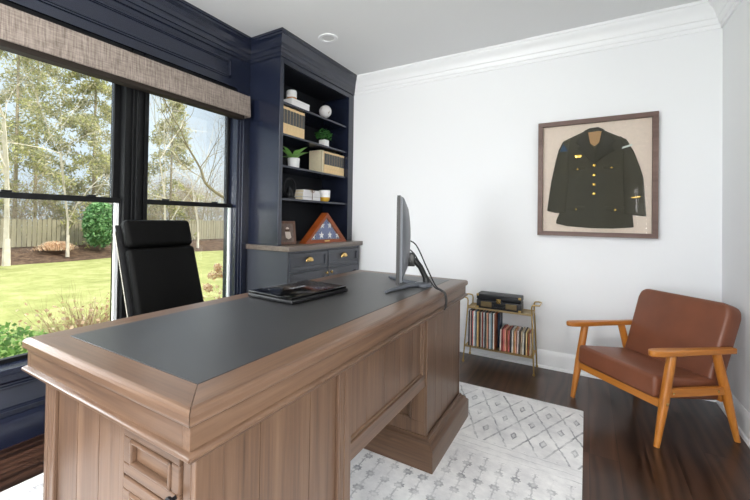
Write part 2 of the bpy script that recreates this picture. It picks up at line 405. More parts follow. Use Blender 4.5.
def winbuild(name, y0, y1):
    """double-hung window; y0..y1 are the visible glass edges"""
    r = bpy.data.objects.new(name, None); COL.objects.link(r); r.location = (-3.34, (y0+y1)/2, ZS); ROOT[name] = tuple(r.location); struct(r)
    a, b_ = y0-.02, y1+.04
    f = MB()
    f.box(-3.41, -3.27, a-.03, a, ZS, ZH).box(-3.41, -3.27, b_, b_+.03, ZS, ZH).box(-3.41, -3.27, a, b_, ZH-.04, ZH).box(-3.41, -3.27, a, b_, ZS, ZS+.025)
    f.build('window_frame', M['black'], r)
    up = MB()
    up.box(-3.375, -3.335, a, y0+.0, 1.285, ZH-.04, .003).box(-3.375, -3.335, y1, b_, 1.285, ZH-.04, .003).box(-3.375, -3.335, y0, y1, 2.2, ZH-.04, .003).box(-3.375, -3.335, y0, y1, 1.285, 1.311, .002)
    us = up.build('upper_sash', M['black'], r)
    MB().box(-3.360, -3.356, y0, y1, 1.30, 2.21).build('glass_pane', M['glass'], us)
    lo = MB()
    lo.box(-3.335, -3.30, a, y0+.0, ZS+.025, 1.311, .003).box(-3.335, -3.30, y1+.033, b_, ZS+.025, 1.311, .003).box(-3.335, -3.30, y0, y1+.033, 1.281, 1.315, .003).box(-3.335, -3.30, y0, y1+.033, ZS+.025, ZS+.05, .003)
    ls = lo.build('lower_sash', M['black'], r)
    MB().box(-3.320, -3.316, y0, y1, ZS+.04, 1.29).build('glass_pane', M['glass'], ls)
    MB().box(-3.330, -3.310, y1+.008, y1+.030, ZS+.05, 1.281).build('sash_track', M['strip'], r)
    lk = MB()
    for yy in (y0+.2*(y1-y0), y1-.2*(y1-y0)): lk.box(-3.325, -3.30, yy-.025, yy+.025, 1.315, 1.325, .003)
    lk.build('sash_lock', M['black'], r)
    return r
winbuild('window_1', -3.10, -2.386); winbuild('window_2', -2.162, -1.41); winbuild('window_3', -4.07, -3.356)
def mull(name, a, b_):
    q = MB(); q.box(-3.41, -3.285, a, b_, ZS, ZH)
    n = 4; wd = (b_-a)/n
    q.box(-3.285, -3.269, a+.02, b_-.02, ZS, ZH, .003)
    q.box(-3.269, -3.252, a+.038, b_-.038, ZS, 2.032, .003)
    struct(q.build(name, M['black']))
mull('trim_1', -2.316, -2.212); mull('trim_2', -3.286, -3.15)
q = MB(); q.box(-3.25, -3.238, W1, -1.272, ZS, 2.032, .003).box(-3.25, -3.228, -1.335, -1.30, ZS, 2.032, .004).box(-3.40, -3.25, W1-.022, W1+.0, ZS, ZH, .002)
struct(q.build('trim_3', M['navy']))
q = MB(); q.box(-3.36, -3.195, FY, -1.245, ZS-.005, ZS+.027, .006, 3).box(-3.25, -3.222, FY, -1.245, ZS-.05, ZS-.005, .006)
struct(q.build('trim_4', M['navy']))      # window stool
# panel mouldings on the navy wall: above the windows and below the stool
def frame_mold(mb, y0, y1, z0, z1, wd=.03, d=.018, xw=-3.25):
    for (a, b_, c, e_) in ((y0, y1, z0, z0+wd), (y0, y1, z1-wd, z1), (y0, y0+wd, z0, z1), (y1-wd, y1, z0, z1)):
        mb.box(xw-.002, xw+d*.55, a, b_, c, e_, .003)
    i = wd*.35
    for (a, b_, c, e_) in ((y0+i, y1-i, z0+i, z0+wd-.006), (y0+i, y1-i, z1-wd+.006, z1-i), (y0+i, y0+wd-.006, z0+i, z1-i), (y1-wd+.006, y1-i, z0+i, z1-i)):
        mb.box(xw-.002, xw+d, a, b_, c, e_, .004)
q = MB(); frame_mold(q, -4.6, -1.47, 2.36, 2.515); struct(q.build('trim_5', M['navy']))
q = MB(); frame_mold(q, -2.25, -1.33, .165, .325); frame_mold(q, -4.6, -2.33, .165, .325); struct(q.build('trim_6', M['navy']))
CR = [(0, 2.555), (.012, 2.555), (.014, 2.580), (.022, 2.584), (.028, 2.604), (.030, 2.618), (.038, 2.624), (.044, 2.652), (.060, 2.684), (.080, 2.702), (.082, 2.716), (.090, 2.720), (.090, H), (0, H)]
struct(MB().sweep([(-3.25, FY), (-3.25, -1.243)], CR).build('trim_7', M['navy']))
struct(MB().sweep([(-2.903, 0), (0, 0)], CR).build('trim_8', M['trimw'], smooth=40))
struct(MB().sweep([(0, 0), (0, FY)], CR).build('trim_9', M['trimw'], smooth=40))
BB = [(0, 0), (.018, 0), (.018, .105), (.014, .115), (.012, .128), (.006, .135), (.004, .142), (0, .142)]
SH = [(.018, 0), (.032, 0), (.031, .010), (.026, .018), (.018, .021)]
struct(MB().sweep([(-2.77, 0), (0, 0)], BB).sweep([(-2.77, 0), (0, 0)], SH).build('baseboard_back', M['trimw'], smooth=35))
struct(MB().sweep([(0, 0), (0, FY)], BB).sweep([(0, 0), (0, FY)], SH).build('baseboard_right', M['trimw'], smooth=35))
struct(MB().sweep([(-3.25, FY), (-3.25, -1.245)], [(0, 0), (.02, 0), (.02, .12), (.014, .135), (.008, .15), (0, .15)]).build('baseboard_left', M['navy'], smooth=35))
# front window frame (behind the camera)
r = bpy.data.objects.new('window_4', None); COL.objects.link(r); r.location = (-1.6, FY-.07, .25); ROOT['window_4'] = tuple(r.location); struct(r)
f = MB()
for x in (-2.9, -2.075, -1.25, -.40): f.box(x, x+.05, FY-.11, FY-.04, .25, 2.45)
f.box(-2.9, -.35, FY-.11, FY-.04, .25, .31).box(-2.9, -.35, FY-.11, FY-.04, 2.39, 2.45)
f.build('window_frame', M['trimw'], r)

r = bpy.data.objects.new('window_5', None); COL.objects.link(r); r.location = (.07, (RW0+RW1)/2, .3); ROOT['window_5'] = tuple(r.location); struct(r)
f = MB()
for y in (RW0, (RW0+RW1)/2-.025, RW1-.05): f.box(.03, .10, y, y+.05, .3, 2.4)
f.box(.03, .10, RW0, RW1, .3, .36).box(.03, .10, RW0, RW1, 2.34, 2.4)
f.build('window_frame', M['trimw'], r)
# recessed ceiling light
t = thing('recessed_light', 'round white recessed ceiling light above the bookcase', 'ceiling light', (-2.61, -.972, H))
MB().lathe([(.052, -.001), (.055, -.006), (.078, -.007), (.083, -.003), (.083, 0), (.052, 0)], n=32).build('trim_ring', M['trimw'], t, local=True, smooth=40)
MB().lathe([(0, -.0012), (.030, -.0014), (.052, -.002)], n=32).build('lens', plain('frosted_lens', '#dfe0e0', .5), t, local=True)

# ------------------------------------------------------------------ window shade
t = thing('window_shade', 'woven taupe fabric valance mounted across the top of the windows', 'window shade', (-3.22, -2.8, 2.05))
q = MB()
fb = MB(); n = 60; ya0, ya1 = -4.25, -1.30
tb = bmesh.new()
secs = [(-3.25, 2.245), (-3.192, 2.243), (-3.188, 2.235), (-3.184, 2.15), (-3.178, 2.085), (-3.180, 2.068), (-3.186, 2.064)]
fb.prism([(p[0], p[1]) for p in secs] + [(-3.195, 2.07), (-3.205, 2.225), (-3.25, 2.228)], 'y', ya0, ya1)
fb.build('fabric_front', M['fabric'], t)
MB().box(-3.25, -3.188, ya1-.006, ya1, 2.062, 2.245).build('return_end', M['fabric'], t)
MB().box(-3.266, -3.196, ya0+.14, W1-.005, 2.036, 2.075, .004).build('hem_bar', M['hem'], t)

# ------------------------------------------------------------------ bookcase
t = thing('bookcase', 'tall navy built-in bookcase with open shelves and crown reaching the ceiling', 'bookcase', (-3.08, -.62, .969))
for (a, b_) in ((-1.243, -1.213), (-.105, -.002)): MB().box(-3.249, -2.919, a, b_, .969, 2.60).build('side_panel', M['navy'], t)
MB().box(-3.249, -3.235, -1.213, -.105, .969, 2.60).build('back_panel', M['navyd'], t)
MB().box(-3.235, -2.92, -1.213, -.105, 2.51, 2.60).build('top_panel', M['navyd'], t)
q = MB(); q.box(-2.919, -2.900, -1.2435, -1.196, .969, 2.60, .0015).box(-2.919, -2.900, -.105, -.002, .969, 2.60, .0015).box(-2.919, -2.9005, -1.196, -.105, 2.507, 2.60, .0015)
q.build('face_frame', M['navy'], t)
for z in (2.198, 1.926, 1.655, 1.372):
    MB().box(-3.234, -2.921, -1.212, -.106, z-.018, z, .002).build('shelf', M['navy'], t)
CB = [(o*.92, z) for o, z in CR]
MB().sweep([(-3.249, -1.2435), (-2.900, -1.2435), (-2.900, -.001)], CB).build('crown', M['navy'], t)
t = MB().box(-3.249, -2.765, -1.262, -.002, .926, .968, .003).build('countertop', M['counter'], base=(-3.0, -.62, .926))
tag(t, 'grey-brown wooden countertop between the bookcase and the drawers', 'countertop')
t = thing('base_cabinet', 'grey-navy base cabinet with brass-handled drawers under the bookcase', 'cabinet', (-3.0, -.62, 0))
q = MB(); q.box(-3.249, -2.81, -1.243, -.034, .09, .925).box(-3.249, -2.85, -1.243, -.034, 0, .09)
q.box(-2.81, -2.792, -1.243, -1.218, .09, .925, .001).box(-2.81, -2.792, -.655, -.638, .09, .925, .001).box(-2.81, -2.792, -.06, -.034, .09, .925, .001).box(-2.81, -2.792, -1.218, -.06, .905, .925, .001).box(-2.81, -2.792, -1.218, -.06, .735, .752, .001).box(-2.81, -2.792, -1.218, -.06, .09, .12, .001)
q.build('carcass', M['grey'], t)
def shaker(mb, x, y0, y1, z0, z1, rail=.05, d=.018):
    mb.box(x, x+d*.45, y0, y1, z0, z1)
    for (a, b_, c, e_) in ((y0, y1, z0, z0+rail), (y0, y1, z1-rail, z1), (y0, y0+rail, z0+rail, z1-rail), (y1-rail, y1, z0+rail, z1-rail)):
        mb.box(x, x+d, a, b_, c, e_, .0012)
for (y0, y1, nm, yp) in ((-1.216, -.658, 'left', -.945), (-.636, -.062, 'right', -.355)):
    q = MB(); shaker(q, -2.808, y0, y1, .755, .903, .032, .022)
    dr = q.build('drawer', M['grey'], t)
    p = MB()                               # cup pull: half shell
    prof = []
    tb = bmesh.new(); NU, NV = 10, 6; vs = []
    for i in range(NU+1):
        a = PI*i/NU; row = []
        for j in range(NV+1):
            bb = PI/2*j/NV
            row.append(tb.verts.new((-2.786+.030*math.sin(bb)*(.25+.75*math.sin(a)), yp+.054*math.cos(a)*(1-.25*(1-math.cos(bb))), .828+.040*math.sin(a)*math.cos(bb)+.001)))
        vs.append(row)
    for i in range(NU):
        for j in range(NV): tb.faces.new((vs[i][j], vs[i+1][j], vs[i+1][j+1], vs[i][j+1]))
    p._add(tb); p.box(-2.787, -2.784, yp-.058, yp+.058, .823, .833, .001)
    p.build('cup_pull', M['brass'], dr, smooth=60)
    q = MB(); shaker(q, -2.808, y0, y1, .122, .733, .055, .022)
    dd = q.build('door', M['grey'], t)
    yk = y1-.03 if nm == 'left' else y0+.03
    MB().lathe([(.006, 0), (.005, .012), (.013, .017), (.014, .024), (.009, .029), (0, .030)], (-2.787, yk, .70), 16, 'x').build('knob', M['brass'], dd, smooth=50)

# ------------------------------------------------------------------ bookcase contents
def row_books(n, y0, y1, z, h, x0, x1, grp, where, tilt=0):
    for i in range(n):
        a = y0+(y1-y0)*i/n; b_ = y0+(y1-y0)*(i+1)/n-.0015; c = (a+b_)/2
        hh = h*random.uniform(.985, 1.0)
        ords = ['first', 'second', 'third', 'fourth', 'fifth', 'sixth', 'seventh', 'eighth', 'ninth', 'tenth']
        t = thing('book', '%s tan book from the left, charcoal spine band, %s' % (ords[i], where), 'book', ((x0+x1)/2, c, z), 0, grp)
        q = MB(); q.box(x1-.006, x1, a, b_, z+.0008, z+hh, .002).box(x0, x1-.004, a, a+.003, z+.0008, z+hh).box(x0, x1-.004, b_-.003, b_, z+.0008, z+hh)
        q.build('cover', M['tan'], t)
        MB().box(x0+.004, x1-.005, a+.003, b_-.003, z+.004, z+hh-.004).build('pages', M['cream'], t)
        q = MB(); q.box(x1-.001, x1+.0008, a+.0012, b_-.0012, z+hh*.40, z+hh*.90)
        q.build('spine_band', M['darkband'], t)
row_books(8, -1.175, -.835, 1.926, .247, -3.15, -2.945, 'tan books on the second shelf', 'row on second shelf from top')
row_books(8, -.50, -.115, 1.655, .225, -3.09, -2.945, 'tan books on the third shelf', 'row on third shelf from top')
t = thing('book', 'thick cream-sided volume at the left end of third-shelf books', 'book', (-3.06, -.525, 1.655))
MB().box(-3.10, -2.95, -.545, -.537, 1.656, 1.882, .001).box(-3.10, -2.95, -.511, -.503, 1.656, 1.882, .001).box(-2.956, -2.95, -.545, -.503, 1.656, 1.882, .001).build('cover', M['cream'], t)
MB().box(-3.095, -2.955, -.538, -.51, 1.660, 1.878).build('pages', M['cream'], t)
# top shelf: white box with a jar on it, globe
t = thing('storage_box', 'flat white box at the left end of the top shelf', 'box', (-3.0, -.915, 2.198))
MB().box(-3.09, -2.93, -1.045, -.785, 2.199, 2.243, .003).build('box_body', M['whitep'], t)
MB().box(-3.092, -2.928, -1.047, -.783, 2.2435, 2.262, .003).build('lid', M['whitep'], t)
t = thing('jar', 'white ribbed jar with a copper base on the flat white box', 'jar', (-3.01, -.955, 2.2625))
MB().lathe([(0, 0), (.042, 0), (.046, .005), (.046, .030), (.044, .032)], (-3.01, -.955, 2.2625), 28).build('base_band', plain('copper_band', '#c99567', .4, metal=.3), t, smooth=40)
MB().lathe([(.044, .032), (.048, .036), (.048, .085), (.044, .094), (.038, .097), (0, .097)], (-3.01, -.955, 2.2625), 28).build('jar_body', M['white'], t, smooth=40)
t = thing('globe', 'small white decorative globe with brown continents on top shelf', 'globe', (-2.99, -.43, 2.199))
m, nt, b = newmat('white_globe_map'); L = nt.links.new
tc = nt.nodes.new('ShaderNodeTexCoord'); n = nt.nodes.new('ShaderNodeTexNoise'); n.inputs['Scale'].default_value = 14; n.inputs['Detail'].default_value = 4; L(tc.outputs['Object'], n.inputs['Vector'])
r = nt.nodes.new('ShaderNodeValToRGB'); e = r.color_ramp.elements; e[0].position = .56; e[0].color = hexc('#dcdada'); e[1].position = .60; e[1].color = hexc('#8b7560'); L(n.outputs['Fac'], r.inputs['Fac']); L(r.outputs['Color'], b.inputs['Base Color'])
MB().ball((-2.99, -.43, 2.292), .063, u=28, v=18).build('sphere', m, t, smooth=60)
MB().lathe([(0, 0), (.04, 0), (.042, .004), (.015, .012), (.006, .02), (.005, .034), (0, .034)], (-2.99, -.43, 2.199), 20).tube([(-2.99+.0, -.43+.068*math.cos(a), 2.292+.068*math.sin(a)) for a in [(-110+220*i/16)*PI/180 for i in range(17)]], .003, 6).build('stand', M['blackmetal'], t, smooth=50)

def leaf(mb, base, az, el, ln, wd, curl):
    t = bmesh.new(); n = 7; L_, R_, C_ = [], [], []
    d = Vector((math.cos(az), math.sin(az), 0)); s = Vector((-math.sin(az), math.cos(az), 0))
    p = Vector(base); e_ = el
    for i in range(n+1):
        k = i/n; ww = wd*math.sin(PI*min(1, k*.94+.04))**.8*.5
        L_.append(t.verts.new(p+s*ww+Vector((0, 0, .15*ww)))); C_.append(t.verts.new(p)); R_.append(t.verts.new(p-s*ww+Vector((0, 0, .15*ww))))
        p = p+(d*math.cos(e_)+Vector((0, 0, math.sin(e_))))*(ln/n); e_ -= curl/n
    for i in range(n):
        t.faces.new((L_[i], L_[i+1], C_[i+1], C_[i])); t.faces.new((C_[i], C_[i+1], R_[i+1], R_[i]))
    mb._add(t)
# bushy plant, second shelf
t = thing('potted_plant', 'bushy fine-leaved plant in a white square pot on second shelf', 'plant', (-2.99, -.445, 1.926))
q = MB(); pr = [(-.045, -.045), (.045, -.045), (.045, .045), (-.045, .045)]
q.box(-3.028, -2.952, -.483, -.407, 1.927, 1.998, .006); q.build('pot', M['white'], t)
MB().box(-3.022, -2.958, -.477, -.413, 1.9983, 2.000).build('soil', M['soil'], t)
q = MB(); random.seed(3)
for i in range(210):
    a = random.uniform(0, 2*PI); rr = .10*math.sqrt(random.random()); zz = 2.005+.115*random.random()*(1-(rr/.13)**2)
    leaf(q, (-2.99+rr*math.cos(a)*.7, -.445+rr*math.sin(a), zz), random.uniform(0, 2*PI), random.uniform(.1, 1.2), random.uniform(.02, .04), .016, 1)
q.build('foliage', M['grn'], t)
t = thing('potted_plant', 'broad pointed-leaf plant in a white round pot on third shelf', 'plant', (-2.99, -.935, 1.655))
MB().lathe([(0, 0), (.047, 0), (.050, .004), (.057, .086), (.055, .089), (.051, .089), (.048, .078)], (-2.99, -.935, 1.656), 28).build('pot', M['white'], t, smooth=40)
MB().lathe([(0, .0785), (.0485, .0785)], (-2.99, -.935, 1.656), 24).build('soil', M['soil'], t)
q = MB(); random.seed(5)
for i in range(13):
    a = 2*PI*i/13*1.9+random.uniform(-.2, .2)
    sc = .75 if math.cos(a) < -.3 else 1
    leaf(q, (-2.99+.012*math.cos(a), -.935+.012*math.sin(a), 1.73), a, random.uniform(.55, 1.3), random.uniform(.14, .19)*sc, .052, random.uniform(.5, 1.1))
q.build('foliage', M['grnl'], t)
# fourth shelf
t = thing('ring_ornament', 'black round ring ornament at the left of the fourth shelf', 'ornament', (-3.0, -.975, 1.372))
MB().tube([(-3.0, -.975+.083*math.cos(2*PI*i/32), 1.477+.083*math.sin(2*PI*i/32)) for i in range(32)], .0085, 8, closed=True).build('ring', M['blackmetal'], t, smooth=60)
MB().box(-3.03, -2.97, -1.03, -.92, 1.3725, 1.392, .004).build('base', M['blackmetal'], t)
MB().lathe([(0, 0), (.03, .004), (.036, .03), (.024, .065), (.012, .08), (.014, .09), (0, .092)], (-3.0, -.975, 1.392), 16).build('figure', M['blackmetal'], t, smooth=50)
for i, (dz, w_, nm) in enumerate(((0, 0, 'bottom'), (.034, .006, 'middle'), (.066, .012, 'top'))):
    t = thing('book', 'white-covered book, %s of the small twine-tied stack on the fourth shelf' % {'bottom': 'lowest', 'middle': 'middle one', 'top': 'uppermost'}[nm], 'book', (-3.01, -.70, 1.3725+dz), 0, 'white books tied in a stack')
    z0 = 1.3725+dz
    q = MB(); h = .031
    q.box(-3.05, -2.945+w_*.0, -.845+w_, -.56-w_, z0, z0+.003).box(-3.05, -2.945, -.845+w_, -.56-w_, z0+h-.003, z0+h).box(-2.950, -2.945, -.845+w_, -.56-w_, z0, z0+h, .001)
    q.build('cover', M['whitep'], t)
    MB().box(-3.047, -2.951, -.842+w_, -.563-w_, z0+.003, z0+h-.003).build('pages', M['cream'], t)
t = MB().tube([(-2.942, -.70, 1.375), (-2.942, -.70, 1.474), (-3.02, -.70, 1.4755), (-3.053, -.70, 1.474), (-3.053, -.70, 1.375)], .003, 6).tube([(-2.943, -.70, 1.455), (-2.938, -.715, 1.47), (-2.937, -.735, 1.462), (-2.94, -.72, 1.45), (-2.94, -.70, 1.455), (-2.938, -.685, 1.47), (-2.937, -.665, 1.46), (-2.94, -.68, 1.448), (-2.943, -.70, 1.455)], .0025, 6).build('twine', M['twine'], base=(-3.0, -.70, 1.3725))
tag(t, 'brown twine tied with a bow around the white book stack', 'twine')
t = thing('cup', 'white cup with yellow-glazed lower half on the fourth shelf', 'cup', (-2.97, -.45, 1.3725))
MB().lathe([(0, 0), (.036, 0), (.048, .012), (.055, .04), (.0555, .042)], (-2.97, -.45, 1.373), 28).build('glazed_base', M['yellow'], t, smooth=50)
MB().lathe([(.0555, .042), (.058, .11), (.055, .113), (.052, .11), (.049, .045), (0, .04)], (-2.97, -.45, 1.373), 28).build('cup_body', M['white'], t, smooth=50)
# counter: photo frame
t = thing('photo_frame', 'small brown photo frame leaning at left on the countertop', 'picture frame', (-2.92, -1.085, .969), math.radians(-24))
tl = Matrix.Translation((-.0, 0, .003)) @ Matrix.Rotation(math.radians(-10), 4, 'Y')
q = MB()
for (a, b_, c, e_) in ((-.083, .083, 0, .022), (-.083, .083, .183, .205), (-.083, -.061, .022, .183), (.061, .083, .022, .183)): q.box(-.008, .008, a, b_, c, e_, .002)
q.build('frame', M['brownframe'], t, local=True, xf=tl)
MB().box(-.004, .002, -.062, .062, .02, .185).build('photograph', M['photo'], t, local=True, xf=tl)
q = MB(); q.ball((.0025, .005, .135), .016, (.1, 1, 1.1)).prism([(-.02, .11), (.03, .11), (.038, .06), (.012, .045), (-.014, .06)], 'x', .0021, .0032)
q.build('portrait', plain('pale_portrait_figure', '#b9aca2', .5), t, local=True, xf=tl)
MB().prism([(-.095, 0), (-.012, .135), (-.009, .135), (-.088, 0)], 'y', -.02, .02).build('easel_back', M['brownframe'], t, local=True)
# counter: flag case
xr, yr, xl, yl = -2.885, -.215, -2.9417, -.8625
ang = math.atan2(yr-yl, xr-xl); wdt = math.hypot(xr-xl, yr-yl); hgt = wdt*.445
FC = Matrix.Translation(((xr+xl)/2, (yr+yl)/2, .9685)) @ Matrix.Rotation(ang-PI/2, 4, 'Z')
t = thing('flag_display_case', 'triangular cherry wood case standing on the countertop', 'display case', ((xr+xl)/2, (yr+yl)/2, .9685), ang-PI/2)
h2 = wdt/2
def tri_ring(d0, d1, x0, x1, mb):
    s = math.hypot(h2, hgt)
    def inset(d):
        # triangle inset by d on all sides
        nx, nz = hgt/s, h2/s
        zb = d
        za = hgt-d/nz
        yb = (hgt - zb - d/nz)/hgt*h2
        return [(-yb, zb), (yb, zb), (0, za)]
    A, B = inset(d0), inset(d1)
    for i in range(3):
        j = (i+1) % 3
        mb.prism([A[i], A[j], B[j], B[i]], 'x', x0, x1)
    return B
q = MB(); B = tri_ring(0, .032, -.030, .045, q); q.build('case_frame', M['cherry'], t, local=True)
q = MB(); tri_ring(.0, .012, .045, .050, q); q.build('front_lip', M['cherry'], t, local=True)
q = MB(); q.prism(B, 'x', -.0295, -.024); q.build('back_board', M['cherry'], t, local=True)
q = MB(); q.prism(B, 'x', .036, .039); q.build('glass', M['frameglass'], t, local=True)
q = MB(); q.box(.0455, .047, -.04, .04, .010, .024, .0005); q.build('name_plate', M['brass'], t, local=True)
f = thing('folded_flag', 'navy flag with white stars folded in the triangular case', 'flag', ((xr+xl)/2, (yr+yl)/2, .9685+.033), ang-PI/2)
sc = .985; cy = sum(p[0] for p in B)/3; cz = sum(p[1] for p in B)/3
T = [((p[0]-cy)*sc+cy, (p[1]-cz)*sc+cz-.033) for p in B]
MB().prism(T, 'x', -.022, .026, .008, 3).build('cloth', M['flag'], f, local=True, smooth=40)
for (fy_, fz) in ((-.19, .036), (-.065, .04), (.065, .04), (.19, .036), (-.055, .135), (.06, .135)):
    pts = [(fy_+(.037 if k % 2 == 0 else .015)*math.sin(k*PI/5), fz+(.037 if k % 2 == 0 else .015)*math.cos(k*PI/5)) for k in range(10)]
    MB().prism(pts, 'x', .0255, .0285).build('star', M['star'], f, local=True)

# ------------------------------------------------------------------ rug
t = MB().box(-2.845, -.777, -4.3, -.735, 0.0005, .008, .003).build('rug', M['rug'], base=(RX, RY, 0))
tag(t, 'off-white rug with faded grey trellis pattern under the desk', 'rug')

# ------------------------------------------------------------------ desk
DX0, DX1, DY0, DY1, DZ = -2.135, -1.373, -3.273, -1.235, .838
t = thing('executive_desk', 'large weathered brown wooden pedestal desk with a black inlaid top', 'desk', ((DX0+DX1)/2, (DY0+DY1)/2, .008))
IN = .088
rect = [(DX0, DY0), (DX1, DY0), (DX1, DY1), (DX0, DY1)]
prof = [(-IN, DZ), (-.015, DZ), (-.008, DZ-.0015), (-.003, DZ-.005), (0, DZ-.011), (0, DZ-.024), (-.001, DZ-.028), (-.005, DZ-.032), (-.010, DZ-.033), (-IN, DZ-.033)]
inn = [(DX0+IN, DY0+IN), (DX1-IN, DY0+IN), (DX1-IN, DY1-IN), (DX0+IN, DY1-IN)]
for i in range(4):
    j = (i+1) % 4; tb = bmesh.new(); rings = []
    a, b_ = Vector(rect[i]), Vector(rect[j]); d = (b_-a).normalized(); nrm = Vector((d.y, -d.x)); ln = (b_-a).length; gp = .0009
    A = []; Bq = []
    for o, z in prof:
        A.append(tb.verts.new((*(a+d*(-o+gp)+nrm*o), z))); Bq.append(tb.verts.new((*(a+d*(ln+o-gp)+nrm*o), z)))
    K = len(prof); tb.faces.new(A); tb.faces.new(Bq[::-1])
    for k in range(K): tb.faces.new((A[k], A[(k+1) % K], Bq[(k+1) % K], Bq[k]))
    bmesh.ops.recalc_face_normals(tb, faces=tb.faces[:])
    q = MB(); q._add(tb); q.build('desktop_board', M['desk'+('x' if i % 2 == 0 else 'y')], t)
MB().box(DX0+IN-.002, DX1-IN+.002, DY0+IN-.002, DY1-IN+.002, DZ-.03, DZ-.006).build('desktop_core', M['deskdark'], t)
MB().box(DX0+IN+.0015, DX1-IN-.0015, DY0+IN+.0015, DY1-IN-.0015, DZ-.006, DZ+.0012, .001).build('leather_inlay', M['leather_pad'], t)
def grain(o):
    for p in o.data.polygons: p.material_index = 0 if abs(p.normal.x) > abs(p.normal.y) else 1
    return o
# apron and moulding below it
AP = .011
def ring_box(mb, ins, z0, z1, th=.022):
    x0, x1, y0, y1 = DX0+ins, DX1-ins, DY0+ins, DY1-ins
    mb.box(x1-th, x1, y0, y1, z0, z1, .001); mb.box(x0, x0+th, y0, y1, z0, z1, .001)
q = MB(); q.box(DX1-AP-.022, DX1-AP, DY0+AP, DY1-AP, .752, DZ-.036, .001); q.build('apron', M['desky'], t)
q = MB(); q.box(DX0+AP, DX0+AP+.022, DY0+AP, DY1-AP, .752, DZ-.036, .001); q.build('apron', M['desky'], t)
for yy in (DY0+AP, DY1-AP-.022):
    q = MB(); q.box(DX0+AP+.022, DX1-AP-.022, yy, yy+.022, .752, DZ-.036, .001); q.build('apron', M['deskx'], t)
MB().box(DX0+.04, DX1-.04, DY0+.04, DY1-.04, DZ-.04, DZ-.031).build('shadow_gap_board', M['deskdark'], t)
MP = [(-.045, .757), (-.010, .757), (-.004, .7545), (0, .750), (0, .745), (-.004, .741), (-.010, .738), (-.014, .731), (-.022, .724), (-.045, .722)]
grain(MB().sweep(rect, MP, closed=True).build('cornice_molding', [M['desky'], M['deskx']], t, smooth=40))
MB().box(DX0+.04, DX1-.04, DY0+.04, DY1-.04, .74, .752).build('sub_top', M['deskdark'], t)
# pedestals
FX = DX1-.035                      # front (room side) face
BXx = DX0+.045                     # back (window side) face
def planks_x(mb, x0, x1, y0, y1, z0, z1, n, ws=None):       # boards on a face looking along x
    es = [0]+[sum((ws or [1]*n)[:k+1])/sum(ws or [1]*n) for k in range(n)]
    for k in range(n): mb.box(x0, x1, y0+(y1-y0)*es[k]+.0012, y0+(y1-y0)*es[k+1]-.0012, z0, z1)
def planks_y(mb, y0, y1, x0, x1, z0, z1, n):
    for k in range(n): mb.box(x0+(x1-x0)*k/n+.0012, x0+(x1-x0)*(k+1)/n-.0012, y0, y1, z0, z1)
PLN = [(0, .008), (.045, .008), (.045, .108), (.040, .114), (.034, .118), (.030, .128), (.022, .136), (.012, .140), (.008, .150), (0, .152)]
def pedestal(y0, y1, far):
    p = MB().box(BXx+.012, FX-.026, y0+.026, y1-.012, .02, .74).build('pedestal', M['deskdark'], t)
    q = MB()
    if not far:                     # framed plank front
        q.box(FX-.014, FX, y0, y0+.075, .15, .724, .002).box(FX-.014, FX-.002, y1-.062, y1-.042, .15, .724, .002).box(FX-.014, FX, y1-.040, y1, .15, .724, .002)
        q.box(FX-.014, FX, y1-.078, y1-.066, .15, .724, .003)
        planks_x(q, FX-.024, FX-.012, y0+.077, y1-.078, .15, .724, 3, [1.3, 2.2, 1.5])
    else:
        q.box(FX-.014, FX, y0, y0+.03, .15, .724, .003)
        planks_x(q, FX-.024, FX-.004, y0+.031, y1-.012, .15, .724, 5)
        q.box(FX-.014, FX, y1-.011, y1, .15, .724, .002)
    q.build('plank_panel', M['deskz'], p)
    q = MB(); planks_x(q, BXx, BXx+.014, y0+.015, y1-.015, .15, .724, 4); q.build('plank_panel', M['deskz'], p)
    pq = MB(); pq.sweep([(BXx, y0), (FX, y0), (FX, y1), (BXx, y1)], PLN, closed=True); grain(pq.build('plinth', [M['desky'], M['deskx']], p, smooth=40))
    return p
p1 = pedestal(DY0+.045, -2.605, False)
p2 = pedestal(-1.862, DY1-.038, True)
